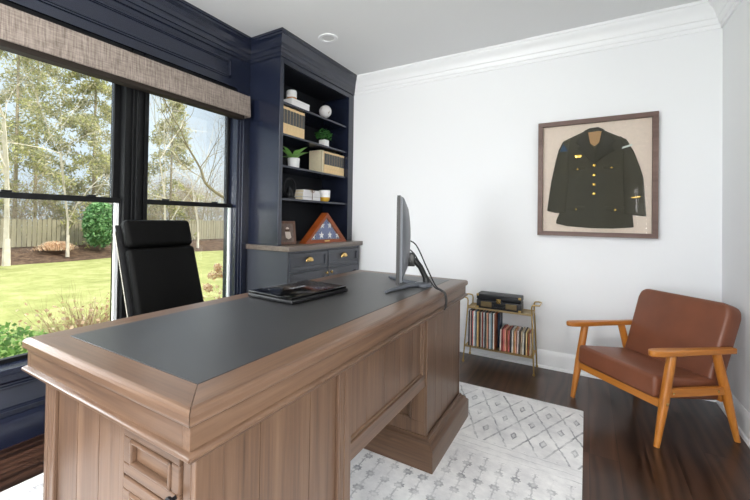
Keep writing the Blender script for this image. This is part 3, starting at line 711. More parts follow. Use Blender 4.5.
# near end face: fluted stile, planks, drawer column, corner post
ye = DY0+.045
q = MB()
q.box(BXx, BXx+.018, ye, ye+.014, .15, .724, .003).box(BXx+.021, BXx+.028, ye+.002, ye+.014, .15, .724, .002).box(BXx+.031, BXx+.038, ye+.002, ye+.014, .15, .724, .002).box(BXx+.041, BXx+.062, ye, ye+.014, .15, .724, .003)
planks_y(q, ye+.011, ye+.024, BXx+.064, -1.686, .15, .724, 3)
q.box(-1.684, -1.664, ye, ye+.014, .15, .724, .002).box(-1.447, FX-.0145, ye, ye+.014, .15, .724, .002)
q.build('end_panel', M['deskz'], p1)
q = MB(); q.box(-1.664, -1.446, ye+.010, ye+.0245, .15, .724); q.build('drawer_recess', M['deskdark'], p1)
for z0, z1 in ((.604, .718), (.492, .598), (.380, .486), (.268, .374), (.156, .262)):
    q = MB(); x0, x1 = -1.656, -1.451; rw = .027
    q.box(x0, x1, ye+.004, ye+.012, z0, z1)
    for (a, b_, c, e_) in ((x0, x1, z0, z0+rw), (x0, x1, z1-rw, z1), (x0, x0+rw, z0+rw, z1-rw), (x1-rw, x1, z0+rw, z1-rw)): q.box(a, b_, ye-.006, ye+.006, c, e_, .003)
    i = rw
    for (a, b_, c, e_) in ((x0+i, x1-i, z0+i, z0+i+.010), (x0+i, x1-i, z1-i-.010, z1-i), (x0+i, x0+i+.010, z0+i, z1-i), (x1-i-.010, x1-i, z0+i, z1-i)): q.box(a, b_, ye-.010, ye+.005, c, e_, .004)
    dr = q.build('drawer', M['deskx'], p1)
    MB().lathe([(.004, 0), (.004, .010), (.009, .013), (.010, .019), (.006, .023), (0, .024)], (x1-.010, ye-.005, z0+.022), 14, 'y').build('pull_knob', M['blackmetal'], dr, xf=Matrix.Translation((0, 2*(ye-.005), 0)) @ Matrix.Scale(-1, 4, (0, 1, 0)))
# far pedestal, face towards the kneehole: framed panel
yk = -1.862; q = MB()
for (a, b_, c, e_) in ((BXx+.01, FX-.01, .152, .215), (BXx+.01, FX-.01, .66, .724), (BXx+.01, BXx+.07, .215, .66), (FX-.075, FX-.01, .215, .66)): q.box(a, b_, yk-.004, yk+.012, c, e_, .002)
for (a, b_, c, e_) in ((BXx+.07, FX-.075, .215, .230), (BXx+.07, FX-.075, .645, .66), (BXx+.07, BXx+.085, .215, .66), (FX-.090, FX-.075, .215, .66)): q.box(a, b_, yk-.010, yk+.012, c, e_, .005)
q.box(BXx+.085, FX-.09, yk+.004, yk+.013, .23, .645)
q.build('side_panel', M['deskz'], p2)
# near pedestal kneehole side
q = MB(); q.box(BXx, FX-.016, -2.618, -2.605, .15, .724, .002); q.build('side_panel', M['deskz'], p1)
# modesty panel
mpn = MB(); mx_ = FX-.012
planks_x(mpn, mx_-.018, mx_-.008, -2.604, -1.863, .40, .735, 5)
mo = mpn.build('modesty_panel', M['deskz'], t)
q = MB(); q.box(mx_-.022, mx_+.004, -2.604, -1.863, .392, .452, .003).box(mx_-.016, mx_-.002, -2.590, -1.895, .452, .464, .004).box(mx_-.0159, mx_-.0005, -2.604, -1.863, .4521, .4525)
q.build('bottom_rail', M['desky'], mo)
MB().box(mx_-.016, mx_+.0, -2.604, -1.863, .712, .735, .003).build('top_rail', M['desky'], mo)
q = MB(); q.box(mx_-.022, mx_+.004, -1.898, -1.863, .452, .712, .003).box(mx_-.016, mx_-.002, -1.910, -1.898, .452, .712, .004)
q.build('stile', M['deskz'], mo)
q = MB(); q.box(mx_-.022, mx_+.0, -2.604, -2.594, .452, .712, .003); q.build('stile', M['deskz'], mo)

# ------------------------------------------------------------------ laptop
t = thing('laptop', 'closed glossy black laptop lying on the desk inlay', 'laptop', (-1.893, -2.254, DZ+.0015), math.radians(-4))
MB().prism([(-.135, -.205), (.135, -.205), (.135, .205), (-.135, .205)], 'z', .003, .020, .005, 3).build('base', M['blkplast'], t, local=True, smooth=40)
ld = MB(); ld.prism([(-.133, -.204), (.124, -.204), (.128, -.198), (.128, .198), (.124, .204), (-.133, .204)], 'z', .0205, .031, .003, 3); lid = ld.build('lid', M['glossblk'], t, local=True, smooth=40)
MB().tube([(-.128, -.12, .024), (-.128, .12, .024)], .0075, 10).build('hinge', M['greyplast'], t, local=True, smooth=50)
for sx in (-.11, .11):
    for sy_ in (-.18, .18): MB().lathe([(0, .0), (.008, .0), (.008, .004), (0, .004)], (sx, sy_, 0), 12).build('rubber_foot', M['blkplast'], t, local=True)
def letters(txt, size, loc, rot, mat, parent, name='lettering', depth=.0003):
    cu = bpy.data.curves.new('txt', 'FONT'); cu.body = txt; cu.size = size; cu.align_x = 'CENTER'; cu.align_y = 'CENTER'; cu.extrude = depth; cu.resolution_u = 2
    o = bpy.data.objects.new('txt', cu); COL.objects.link(o)
    dg = bpy.context.evaluated_depsgraph_get(); me = bpy.data.meshes.new_from_object(o.evaluated_get(dg))
    bpy.data.objects.remove(o); bpy.data.curves.remove(cu)
    me.transform(Matrix.Translation(loc) @ rot); me.materials.clear(); me.materials.append(mat); me.name = name
    o = bpy.data.objects.new(name, me); COL.objects.link(o); o.parent = parent
    return o
letters('SONY', .034, (-.02, .01, .0311), Matrix.Rotation(PI/2, 4, 'Z') @ Matrix.Scale(1.25, 4, (1, 0, 0)), M['silver'], lid)

# ------------------------------------------------------------------ monitor
rzm = math.atan2(-.38, -.925)
t = thing('monitor', 'curved dark grey computer monitor turned edge-on at the desk end', 'monitor', (-1.63, -1.70, DZ+.0015), rzm)
def mon_shell(mb, xf_front, th, hw, z0, z1, nu=20, nz=8, bulge=0.0):
    tb = bmesh.new(); F_, B_ = [], []
    for i in range(nu+1):
        y = -hw+2*hw*i/nu; cx = .010*(y/hw)**2
        fr_, bk = [], []
        for k in range(nz+1):
            z = z0+(z1-z0)*k/nz
            fr_.append(tb.verts.new((cx+xf_front, y, z)))
            w_ = max(0, 1-(y/hw)**2)**.6*max(0, 1-((z-(z0+z1)/2)/((z1-z0)/2))**2)**.6
            bk.append(tb.verts.new((cx+xf_front-th-bulge*w_, y, z)))
        F_.append(fr_); B_.append(bk)
    for i in range(nu):
        for k in range(nz):
            tb.faces.new((F_[i][k], F_[i+1][k], F_[i+1][k+1], F_[i][k+1])); tb.faces.new((B_[i][k], B_[i][k+1], B_[i+1][k+1], B_[i+1][k]))
        tb.faces.new((F_[i][0], B_[i][0], B_[i+1][0], F_[i+1][0])); tb.faces.new((F_[i][nz], F_[i+1][nz], B_[i+1][nz], B_[i][nz]))
    for k in range(nz):
        tb.faces.new((F_[0][k], F_[0][k+1], B_[0][k+1], B_[0][k])); tb.faces.new((F_[nu][k], B_[nu][k], B_[nu][k+1], F_[nu][k+1]))
    bmesh.ops.recalc_face_normals(tb, faces=tb.faces[:]); mb._add(tb)
q = MB(); mon_shell(q, 0, .016, .308, .052, .478); q.build('bezel', M['blkplast'], t, local=True, smooth=30)
q = MB(); mon_shell(q, .0012, .001, .298, .066, .468); q.build('screen', M['screen'], t, local=True, smooth=30)
q = MB(); mon_shell(q, -.0165, .010, .302, .060, .470, bulge=.034); q.build('back_shell', M['monback'], t, local=True, smooth=30)
q = MB()
for s in (-1, 1):
    q.tube([(-.165, 0.0, .010), (-.06, .05*s, .010), (.03, .20*s, .008), (.062, .272*s, .007)], [.011, .012, .009, .006], 8)
q.lathe([(0, 0), (.045, 0), (.045, .014), (.034, .022), (0, .024)], (-.13, 0, .001), 24)
q.build('stand_foot', M['monback'], t, local=True, smooth=50)
q = MB(); q.tube([(-.150, 0, .012), (-.142, 0, .05), (-.115, 0, .105), (-.080, 0, .145)], [.020, .015, .015, .018], 10).box(-.085, -.04, -.04, .04, .11, .18, .006); q.build('stand_neck', M['blkplast'], t, local=True, smooth=50)
def bez(pts, n=10):
    pts = [Vector(p) for p in pts]; out = []
    P = [pts[0]]+pts+[pts[-1]]
    for i in range(1, len(P)-2):
        for k in range(n):
            u = k/n; a, b_, c, d = P[i-1], P[i], P[i+1], P[i+2]
            out.append(.5*((2*b_)+(-a+c)*u+(2*a-5*b_+4*c-d)*u*u+(-a+3*b_-3*c+d)*u**3))
    out.append(pts[-1]); return out
Mw = Matrix.Translation((-1.63, -1.70, DZ+.0015)) @ Matrix.Rotation(rzm, 4, 'Z'); Mi = Mw.inverted()
c1 = bez([Mi @ Vector(p) for p in ((-1.586, -1.68, 1.09), (-1.540, -1.675, 1.06), (-1.475, -1.69, .945), (-1.42, -1.715, .862), (-1.385, -1.73, .845), (-1.362, -1.737, .832), (-1.354, -1.74, .80), (-1.356, -1.742, .765), (-1.366, -1.746, .748))])
c2 = bez([Mi @ Vector(p) for p in ((-1.588, -1.70, 1.05), (-1.545, -1.693, 1.015), (-1.485, -1.70, .925), (-1.425, -1.722, .857), (-1.386, -1.745, .845), (-1.361, -1.752, .83), (-1.354, -1.754, .795), (-1.357, -1.756, .758))])
for c in (c1, c2): MB().tube(c, .0036, 8).build('cable', M['blkplast'], t, local=True, smooth=60)

# ------------------------------------------------------------------ office chair (behind the desk, by the window)
OC = (-2.50, -2.405, 0.008)
t = thing('office_chair', 'black leather high-back office chair between the window and the desk', 'office chair', OC)
def inflate(mb, fx, y0, y1, z0, z1, th, rc=.05, xf=None):
    """padded panel, front at x=fx(z)"""
    mb.box(-th/2, th/2, y0, y1, z0, z1, min(th*.45, rc), 4, xf)
tilt = Matrix.Translation((-.165, 0, .70)) @ Matrix.Rotation(math.radians(-18), 4, 'Y')
q = MB(); q.box(-.032, .032, -.205, .205, .335, .49, .026, 4); q.build('headrest', M['blkleather'], t, local=True, smooth=60, xf=tilt)
q = MB(); q.box(-.030, .030, -.207, .207, -.17, .331, .024, 4); q.build('backrest', M['blkleather'], t, local=True, smooth=60, xf=tilt)
q = MB(); q.box(-.050, -.034, -.222, .222, -.20, .475, .006, 2); q.build('back_shell', M['blkplast'], t, local=True, smooth=40, xf=tilt)
for s in (-1, 1):
    q = MB(); q.tube([(-.040, s*.226, .44), (-.040, s*.226, -.2), (.02, s*.226, -.26), (.12, s*.226, -.27)], .0045, 8)
    q.build('chrome_rail', M['chrome'], t, local=True, smooth=60, xf=tilt)
q = MB(); q.box(-.20, .27, -.215, .215, .42, .49, .03, 4); q.build('seat', M['blkleather'], t, local=True, smooth=60)
for s in (-1, 1):
    q = MB(); q.tube(bez([(-.17, s*.235, .46), (-.16, s*.24, .60), (-.08, s*.24, .655), (.10, s*.24, .655), (.16, s*.24, .62), (.17, s*.235, .46)], 6), .010, 8)
    q.build('armrest', M['chrome'], t, local=True, smooth=60)
q = MB(); q.lathe([(.03, .08), (.03, .22), (.018, .22), (.018, .40), (.09, .41), (.09, .42)], (0, 0, 0), 16); q.build('gas_lift', M['chrome'], t, local=True, smooth=40)
for k in range(5):
    a = 2*PI*k/5+PI; c, s_ = math.cos(a), math.sin(a)
    q = MB(); q.tube([(0, 0, .095), (.15*c, .15*s_, .082), (.285*c, .285*s_, .066)], [.024, .018, .013], 8); lg = q.build('base_leg', M['chrome'], t, local=True, smooth=50)
    q = MB(); w_ = Vector((-s_, c, 0))*.012; cc = Vector((.28*c, .28*s_, .028))
    q.tube([cc-w_*1.6, cc-w_*.3], .027, 14).tube([cc+w_*.3, cc+w_*1.6], .027, 14).tube([(.285*c, .285*s_, .03), (.285*c, .285*s_, .066)], .008, 8)
    q.build('caster', M['blkplast'], lg, local=True, smooth=40)

# ------------------------------------------------------------------ accent armchair
fx_, fy_ = -.7531, -.6579
t = thing('armchair', 'brown leather armchair with honey wood arms and legs by the right wall', 'armchair', (-.643, -.7405, 0), math.atan2(fy_, fx_))
HW = .299
for s in (-1, 1):
    MB().tube([(.003, s*HW, 0), (-.042, s*HW, .24), (-.088, s*HW, .492)], [.0135, .023, .0215], 12).build('leg', M['teakz'], t, local=True, smooth=50)
    MB().tube([(-.505, s*HW, 0), (-.430, s*HW, .27), (-.368, s*HW, .492)], [.0135, .023, .021], 12).build('leg', M['teakz'], t, local=True, smooth=50)
    pl = [(.046, -.010), (.050, .004), (.046, .018), (.030, .030), (0, .036), (-.06, .036), (-.20, .026), (-.40, .021), (-.475, .020), (-.485, .012), (-.485, -.012), (-.475, -.020), (-.40, -.021), (-.20, -.026), (-.06, -.034), (0, -.034), (.030, -.026)]
    MB().prism([(x, s*(HW)+y) for x, y in pl], 'z', .490, .520, .006, 3).build('armrest', M['teak'], t, local=True, smooth=45)
    sr = MB().box(-.42, -.045, s*HW-.012, s*HW+.012, .265, .310, .004).build('side_rail', M['teak'], t, local=True)
    q = MB()
    for bx in (-.085, -.365): q.lathe([(0, .0), (.007, 0), (.0065, .003), (0, .004)], (bx, s*(HW+.012), .288), 12, 'y')
    q.build('bolt', M['brass'], sr, local=True, xf=None if s > 0 else Matrix.Translation((0, -2*(HW+.012), 0)) @ Matrix.Scale(-1, 4, (0, 1, 0)))
    q = MB(); q.lathe([(0, .0), (.008, 0), (.0075, .003), (0, .004)], (-.040, s*(HW+.020), .235), 12, 'y')
    q.build('bolt', M['brass'], t, local=True, xf=None if s > 0 else Matrix.Translation((0, -2*(HW+.020), 0)) @ Matrix.Scale(-1, 4, (0, 1, 0)))
MB().box(-.050, -.028, -HW+.015, HW-.015, .200, .245, .004).build('front_rail', M['teaky'], t, local=True)
MB().box(-.440, -.418, -HW+.015, HW-.015, .215, .262, .004).build('back_rail', M['teaky'], t, local=True)
st = Matrix.Translation((-.02, 0, .362)) @ Matrix.Rotation(math.radians(-4.5), 4, 'Y')
q = MB(); q.box(-.43, .0, -.281, .270, -.118, .006, .022, 4)
q.build('seat_cushion', M['brownleather'], t, local=True, smooth=60, xf=st)
bt = Matrix.Translation((-.360, -.010, .312)) @ Matrix.Rotation(math.radians(-17.5), 4, 'Y')
q = MB(); q.prism([(-.275, -.03), (.275, -.03), (.282, .40), (.272, .445), (.240, .468), (-.240, .468), (-.272, .445), (-.282, .40)], 'x', -.105, -.005, .022, 4)
q.build('backrest', M['brownleather'], t, local=True, smooth=60, xf=bt)

# ------------------------------------------------------------------ record cart
t = thing('record_stand', 'gold wire record stand with two shelves against the back wall', 'record stand', (-1.37, -.14, 0))
zt, zb = .463, .142
xL, xR, yF, yB = -1.615, -1.125, -.228, -.048
lx = {-1: (-1.640, xL), 1: (-1.104, xR)}
for s in (-1, 1):
    xo = lx[s][1]+s*.052
    for (yy, yfoot) in ((yF, -.262), (yB, -.03)):
        x0, x1 = lx[s]
        MB().tube([(x0, yfoot, .012), (x1, yy, zt), (x1-s*.002, yy, .522)], .0055, 8).lathe([(0, 0), (.009, 0), (.010, .006), (.007, .018), (0, .018)], (x0, yfoot, 0), 10).build('leg', M['brassd'], t, smooth=50)
    x1 = lx[s][1]
    pts = bez([(x1-s*.002, yF, .515), (x1+s*.004, yF, .536), (x1+s*.022, yF, .541), (xo-s*.008, yF+.004, .541), (xo, yF+.02, .541), (xo, yB-.02, .541), (xo-s*.008, yB-.004, .541), (x1+s*.022, yB, .541), (x1+s*.004, yB, .536), (x1-s*.002, yB, .515)], 5)
    MB().tube(pts, .0055, 8).build('handle', M['brassd'], t, smooth=60)
MB().box(xL, xR, yF, yB, zt-.006, zt, .001).box(xL, xR, yF-.004, yF, zt-.010, zt+.006, .001).box(xL, xR, yB, yB+.004, zt-.010, zt+.006, .001).box(xL-.004, xL, yF, yB, zt-.010, zt+.004).box(xR, xR+.004, yF, yB, zt-.010, zt+.004).build('top_shelf', M['shelfboard'], t)
q = MB(); q.box(-1.632, -1.112, -.250, -.036, zb-.008, zb-.003)
for (z) in (zb-.012,): q.tube([(-1.632, -.25, z), (-1.112, -.25, z), (-1.112, -.036, z), (-1.632, -.036, z)], .003, 6, closed=True)
q.build('bottom_shelf', M['brassd'], t)
# suitcase record player
t = thing('record_player', 'black suitcase record player with bronze grilles on the gold stand', 'record player', (-1.37, -.135, zt))
q = MB(); q.box(-1.546, -1.205, -.222, -.05, zt+.0015, zt+.075, .008, 3); q.build('case_bottom', M['suit'], t, smooth=40)
q = MB(); q.box(-1.546, -1.205, -.222, -.05, zt+.0765, zt+.122, .008, 3); q.build('case_lid', M['suit'], t, smooth=40)
for xa, xb in ((-1.510, -1.425), (-1.318, -1.235)):
    q = MB(); q.box(xa, xb, -.2265, -.221, zt+.018, zt+.062, .004, 2); q.build('speaker_grille', M['grille'], t)
q = MB(); q.tube(bez([(-1.415, -.224, zt+.050), (-1.412, -.238, zt+.040), (-1.40, -.243, zt+.028), (-1.343, -.243, zt+.028), (-1.331, -.238, zt+.040), (-1.328, -.224, zt+.050)], 5), .006, 8); q.build('handle', M['blkplast'], t, smooth=60)
q = MB(); q.box(-1.388, -1.356, -.2275, -.221, zt+.056, zt+.092, .003).box(-1.380, -1.364, -.2295, -.227, zt+.062, zt+.082, .001); q.build('latch', M['brass'], t)
q = MB()
for xx in (-1.5465, -1.2245):
    for zz in (zt+.002, zt+.1035): q.box(xx, xx+.020, -.2232, -.205, zz, zz+.0185, .003)
q.build('corner_cap', M['brassd'], t)
# records
random.seed(11)
lpc = ['#2a2b30', '#d8c7c2', '#30323a', '#c96f6a', '#e8e4de', '#a7b7c4', '#2d4a63', '#d9c08a', '#b58b57', '#3a3330', '#e4dfd4', '#8a3f35', '#cfd6da', '#20242c', '#b9a68d', '#e0a58c', '#5b5148', '#d7d9db', '#7f9aa3', '#332b28', '#ece7dd', '#9c5a3c']
names = {'#2a2b30': 'charcoal', '#d8c7c2': 'pale pink', '#30323a': 'dark slate', '#c96f6a': 'coral', '#e8e4de': 'off-white', '#a7b7c4': 'light blue-grey', '#2d4a63': 'deep blue', '#d9c08a': 'straw yellow', '#b58b57': 'tan', '#3a3330': 'dark brown', '#e4dfd4': 'ivory', '#8a3f35': 'brick red', '#cfd6da': 'pale grey', '#20242c': 'black', '#b9a68d': 'beige', '#e0a58c': 'peach', '#5b5148': 'grey-brown', '#d7d9db': 'silver-white', '#7f9aa3': 'teal-grey', '#332b28': 'near-black brown', '#ece7dd': 'cream', '#9c5a3c': 'rust'}
OR = ['first', 'second', 'third', 'fourth', 'fifth', 'sixth', 'seventh', 'eighth', 'ninth', 'tenth', 'eleventh', 'twelfth', 'thirteenth', 'fourteenth', 'fifteenth', 'sixteenth', 'seventeenth', 'eighteenth', 'nineteenth', 'twentieth', 'twenty-first', 'twenty-second']
sleeve = {}
def rec_mat(c):
    if c not in sleeve: sleeve[c] = plain('sleeve_'+names[c].replace(' ', '_'), c, .5, var=.25, vscale=18)
    return sleeve[c]
x = -1.603
for i in range(22):
    c = lpc[i]; th = random.uniform(.0058, .0095); lean = random.uniform(-.004, .004); d = random.uniform(0, .012)
    z0, z1 = zb-.002, zb-.002+.298*random.uniform(.985, 1)
    q = MB(); q.box(-th/2, th/2, -.200, 0, 0, z1-z0, .0012, 1)
    t = q.build('record', rec_mat(c), xf=Matrix.Translation((0, 0, .0)), base=None)
    t.location = (x+th/2, -.040-d, z0); t.rotation_euler = (0, lean*.8, 0); x += th+.0022
    tag(t, '%s tall record sleeve, %s from left on the gold stand' % (names[c], OR[i]), 'record', 'tall records on the lower shelf')
# a dark blue sleeve standing further back
q = MB(); q.box(-.009, .009, -.12, 0, 0, .285, .001, 1); t = q.build('record', plain('sleeve_midnight_blue', '#22334a', .5, var=.3, vscale=10)); t.location = (x+.011, -.045, zb-.002)
tag(t, 'thick dark blue record box set at the right end of the tall row', 'record', 'tall records on the lower shelf')
x += .028
sg = ['#d7d0c4', '#8a3f35', '#c96f6a', '#e0a58c', '#9c5a3c', '#c96f6a', '#3a3330', '#e8e4de', '#b58b57', '#e0a58c', '#d8c7c2', '#5b5148', '#b9a68d', '#e4dfd4', '#332b28', '#d9c08a', '#9c5a3c', '#b9a68d']
names['#d7d0c4'] = 'stone'
sp_ = (-1.128-x)/18
for i in range(18):
    c = sg[i]; th = sp_*.72; z0 = zb-.002; hh = .182*random.uniform(.96, 1.02)
    q = MB(); q.box(-th/2, th/2, -.182, 0, 0, hh, .001, 1)
    t = q.build('record', rec_mat(c)); t.location = (x+sp_*(i+.5), -.055, z0); t.rotation_euler = (0, random.uniform(-.01, .03), 0)
    tag(t, '%s short record sleeve, %s from left on the gold stand' % (names[c], OR[i]), 'record', 'small records on the lower shelf')

# ------------------------------------------------------------------ framed jacket on the back wall
FX0, FX1, FZ0, FZ1 = -1.108, -.3395, 1.094, 2.019
t = thing('display_frame', 'square walnut shadow box frame hanging on the white back wall', 'picture frame', ((FX0+FX1)/2, -.001, FZ0))
q = MB(); wf = .034
for (a, b_, c, e_) in ((FX0, FX1, FZ0, FZ0+wf), (FX0, FX1, FZ1-wf, FZ1), (FX0, FX0+wf, FZ0+wf, FZ1-wf), (FX1-wf, FX1, FZ0+wf, FZ1-wf)): q.box(a, b_, -.055, -.001, c, e_, .002)
q.build('frame', M['framewood'], t)
MB().box(FX0+.01, FX1-.01, -.010, -.002, FZ0+.01, FZ1-.01).build('mat_board', M['mat'], t)
MB().box(FX0+wf-.004, FX1-wf+.004, -.047, -.044, FZ0+wf-.004, FZ1-wf+.004).build('glass', M['frameglass'], t)
j = thing('military_jacket', 'olive green military dress jacket with gold buttons in the wall frame', 'jacket', (-.724, -.011, 1.17))
def flat(poly, y0, y1, name, mat, bev=.004, par=None, seg=3, sm=50):
    q = MB(); q.prism(poly, 'y', y0, y1, bev, seg); return q.build(name, mat, par or j, smooth=sm)
flat([(-.790, 1.925), (-.86, 1.893), (-.925, 1.862), (-.93, 1.80), (-.905, 1.60), (-.910, 1.45), (-.935, 1.33), (-.975, 1.22), (-.978, 1.192), (-.90, 1.172), (-.743, 1.160), (-.60, 1.160), (-.477, 1.173), (-.485, 1.27), (-.53, 1.42), (-.535, 1.60), (-.505, 1.80), (-.525, 1.838), (-.596, 1.880), (-.670, 1.925)], -.026, -.0105, 'jacket_body', M['jacket'], .007)
flat([(-.885, 1.880), (-.933, 1.858), (-.963, 1.79), (-.982, 1.706), (-1.015, 1.52), (-1.042, 1.294), (-.98, 1.278), (-.912, 1.278), (-.900, 1.45), (-.893, 1.62), (-.895, 1.78)], -.030, -.0115, 'sleeve', M['jacket'], .008)
flat([(-.565, 1.868), (-.523, 1.830), (-.480, 1.743), (-.445, 1.63), (-.423, 1.543), (-.405, 1.254), (-.47, 1.262), (-.538, 1.275), (-.540, 1.45), (-.545, 1.62), (-.545, 1.78)], -.030, -.0115, 'sleeve', M['jacket'], .008)
flat([(-.765, 1.915), (-.700, 1.925), (-.676, 1.912), (-.690, 1.83), (-.722, 1.80), (-.755, 1.83)], -.0275, -.0262, 'lining', M['lining'], 0)
flat([(-.790, 1.928), (-.755, 1.945), (-.70, 1.948), (-.668, 1.930), (-.676, 1.912), (-.70, 1.918), (-.762, 1.912)], -.034, -.0265, 'collar', M['jacketd'], .003)
flat([(-.790, 1.928), (-.764, 1.912), (-.752, 1.83), (-.728, 1.77), (-.716, 1.69), (-.735, 1.672), (-.80, 1.755), (-.838, 1.79), (-.815, 1.812), (-.845, 1.835)], -.034, -.0265, 'lapel', M['jacketd'], .003)
flat([(-.668, 1.930), (-.677, 1.910), (-.692, 1.83), (-.716, 1.77), (-.728, 1.69), (-.716, 1.668), (-.640, 1.735), (-.590, 1.76), (-.622, 1.80), (-.590, 1.83)], -.0355, -.0265, 'lapel', M['jacketd'], .003)
for xs in ((-.845, -.838), (-.612, -.605)):
    flat([(xs[0], 1.62), (xs[0]+.0022, 1.62), (xs[0]+.004+(.01 if xs[0] < -.7 else -.012), 1.18), (xs[0]+.0015+(.01 if xs[0] < -.7 else -.012), 1.18)], -.0272, -.0262, 'seam', M['jacketd'], 0)
flat([(-.7225, 1.668), (-.7195, 1.668), (-.715, 1.165), (-.721, 1.165)], -.0272, -.0262, 'front_edge', M['jacketd'], 0)
for z in (1.650, 1.575, 1.500, 1.429): MB().ball((-.724, -.029, z), .0125, (1, .45, 1), 16, 8).build('button', M['gold'], j, smooth=60)
for (xa, xb, z, d) in ((-.885, -.780, 1.648, .035), (-.665, -.560, 1.648, .035), (-.898, -.785, 1.335, .045), (-.650, -.530, 1.33, .045)):
    pf = flat([(xa, z), (xb, z), (xb, z-d*.7), ((xa+xb)/2, z-d), (xa, z-d*.7)], -.0292, -.0262, 'pocket_flap', M['jacket'], .001)
    MB().ball(((xa+xb)/2, -.0315, z-d*.62), .0078, (1, .5, 1), 12, 8).build('button', M['gold'], pf, smooth=60)
flat([(-.955, 1.775), (-.900, 1.775), (-.912, 1.805), (-.930, 1.832)], -.0325, -.0295, 'shoulder_patch', M['bluepatch'], 0)
flat([(-.553, 1.765), (-.547, 1.780), (-.492, 1.797), (-.488, 1.783)], -.0325, -.0295, 'shoulder_patch', M['whitepatch'], 0)
flat([(-.855, 1.732), (-.845, 1.742), (-.812, 1.742), (-.802, 1.732), (-.812, 1.718), (-.843, 1.718)], -.0285, -.0262, 'chest_badge', M['gold'], .001)
flat([(-.492, 1.398), (-.440, 1.405), (-.440, 1.397), (-.492, 1.390)], -.0315, -.0295, 'sleeve_stripe', M['gold'], 0)

# ------------------------------------------------------------------ outdoors
def groundmat(name, c1, c2, c3, sc):
    m, nt, b = newmat(name); L = nt.links.new
    tc = nt.nodes.new('ShaderNodeTexCoord')
    n = nt.nodes.new('ShaderNodeTexNoise'); n.inputs['Scale'].default_value = sc; n.inputs['Detail'].default_value = 8; n.inputs['Roughness'].default_value = .7; L(tc.outputs['Object'], n.inputs['Vector'])
    r = nt.nodes.new('ShaderNodeValToRGB'); e = r.color_ramp.elements
    e[0].position = .32; e[0].color = hexc(c1); e[1].position = .68; e[1].color = hexc(c3); k = e.new(.5); k.color = hexc(c2)
    L(n.outputs['Fac'], r.inputs['Fac']); L(r.outputs['Color'], b.inputs['Base Color']); b.inputs['Roughness'].default_value = 1; b.inputs['Specular IOR Level'].default_value = .1
    return m
GZ = -.35
LAWN = groundmat('lawn_grass', '#6f7040', '#82824e', '#949062', 2.2)
MULCH = groundmat('bark_mulch', '#33271e', '#4d3c2f', '#655240', 5)
GRAV = groundmat('gravel_drive', '#7d7671', '#938b84', '#a9a29b', 8)
struct(MB().box(-60, 60, -60, 60, GZ-.3, GZ).build('lawn', LAWN))
vs = []; fs = []; ny = 40
cols = [(-15.4, GZ+.004), (-16.0, GZ+.09), (-17.0, -.04), (-18.2, .0), (-30, .0)]
for i in range(ny+1):
    y = -8+40*i/ny; dx = .35*math.sin(y*.7)+(max(0, y-4)*.12)
    for (xx, zz) in cols: vs.append((xx+dx*(1 if xx > -17 else .2), y, zz))
for i in range(ny):
    for k in range(len(cols)-1):
        a = i*len(cols)+k; fs.append((a, a+1, a+len(cols)+1, a+len(cols)))
struct(rawmesh('mulch_bed', vs, fs, MULCH))
# fence
FEN = wood('weathered_fence', '#6a614d', '#827a62', '#948c75', 'z', rough=.9, knots=False, fine=40)
t = thing('garden_fence', 'weathered grey-brown wooden picket fence behind the mulch bed', 'fence', (-17.6, 6, 0))
random.seed(4)
bm_ = MB(); k = 0; y = -5.0
while y < 22:
    bm_.box(-17.62+.0, -17.595, y, y+.135, .02, 1.02+random.uniform(-.015, .015)); y += .158
bm_.build('pickets', FEN, t)
MB().box(-17.66, -17.62, -5, 22, .25, .34).box(-17.66, -17.62, -5, 22, .82, .91).build('rail', FEN, t)
for i in range(11):
    yy = -5+2.6*i
    MB().box(-17.76, -17.66, yy, yy+.1, -.1, 1.08).build('post', FEN, t)

def cards(name, pts, size, mats, parent, loc, droop=.0, asp=.5):
    vs, fs, mi = [], [], []
    for p in pts:
        s = size*random.uniform(.5, 1.3)
        d = Vector((random.gauss(0, 1), random.gauss(0, 1), random.gauss(0, .7)-droop)).normalized()
        u = d.cross(Vector((random.gauss(0, 1), random.gauss(0, 1), random.gauss(0, 1)))).normalized()*asp
        c = Vector(p); b = len(vs)
        vs += [c-d*s*.5, c+u*s*.5*.8, c+d*s*.5, c-u*s*.5*.8]; fs.append((b, b+1, b+2, b+3)); mi.append(random.randrange(len(mats)))
    return rawmesh(name, [tuple(v) for v in vs], fs, mats, parent, mi)
def leafmat(name, c):
    m = plain(name, c, .8, spec=.1, var=.2, vscale=1.5)
    nt = m.node_tree; b = nt.nodes['Principled BSDF']; o = nt.nodes['Material Output']
    t = nt.nodes.new('ShaderNodeBsdfTranslucent'); t.inputs['Color'].default_value = hexc(c)
    x = nt.nodes.new('ShaderNodeMixShader'); x.inputs[0].default_value = .45
    nt.links.new(b.outputs[0], x.inputs[1]); nt.links.new(t.outputs[0], x.inputs[2]); nt.links.new(x.outputs[0], o.inputs['Surface'])
    return m
EV = [leafmat('conifer_olive', '#989668'), leafmat('conifer_yellow_green', '#b0ae70'), leafmat('conifer_dull_green', '#87896a'), leafmat('conifer_straw', '#bcb290')]
THK = [leafmat('thicket_tan', '#a89a7e'), leafmat('thicket_grey', '#968b78'), leafmat('thicket_olive', '#9b9a6c')]
GR = [leafmat('laurel_green', '#709a62'), leafmat('laurel_light', '#93b87e'), leafmat('laurel_dark', '#547a4e')]
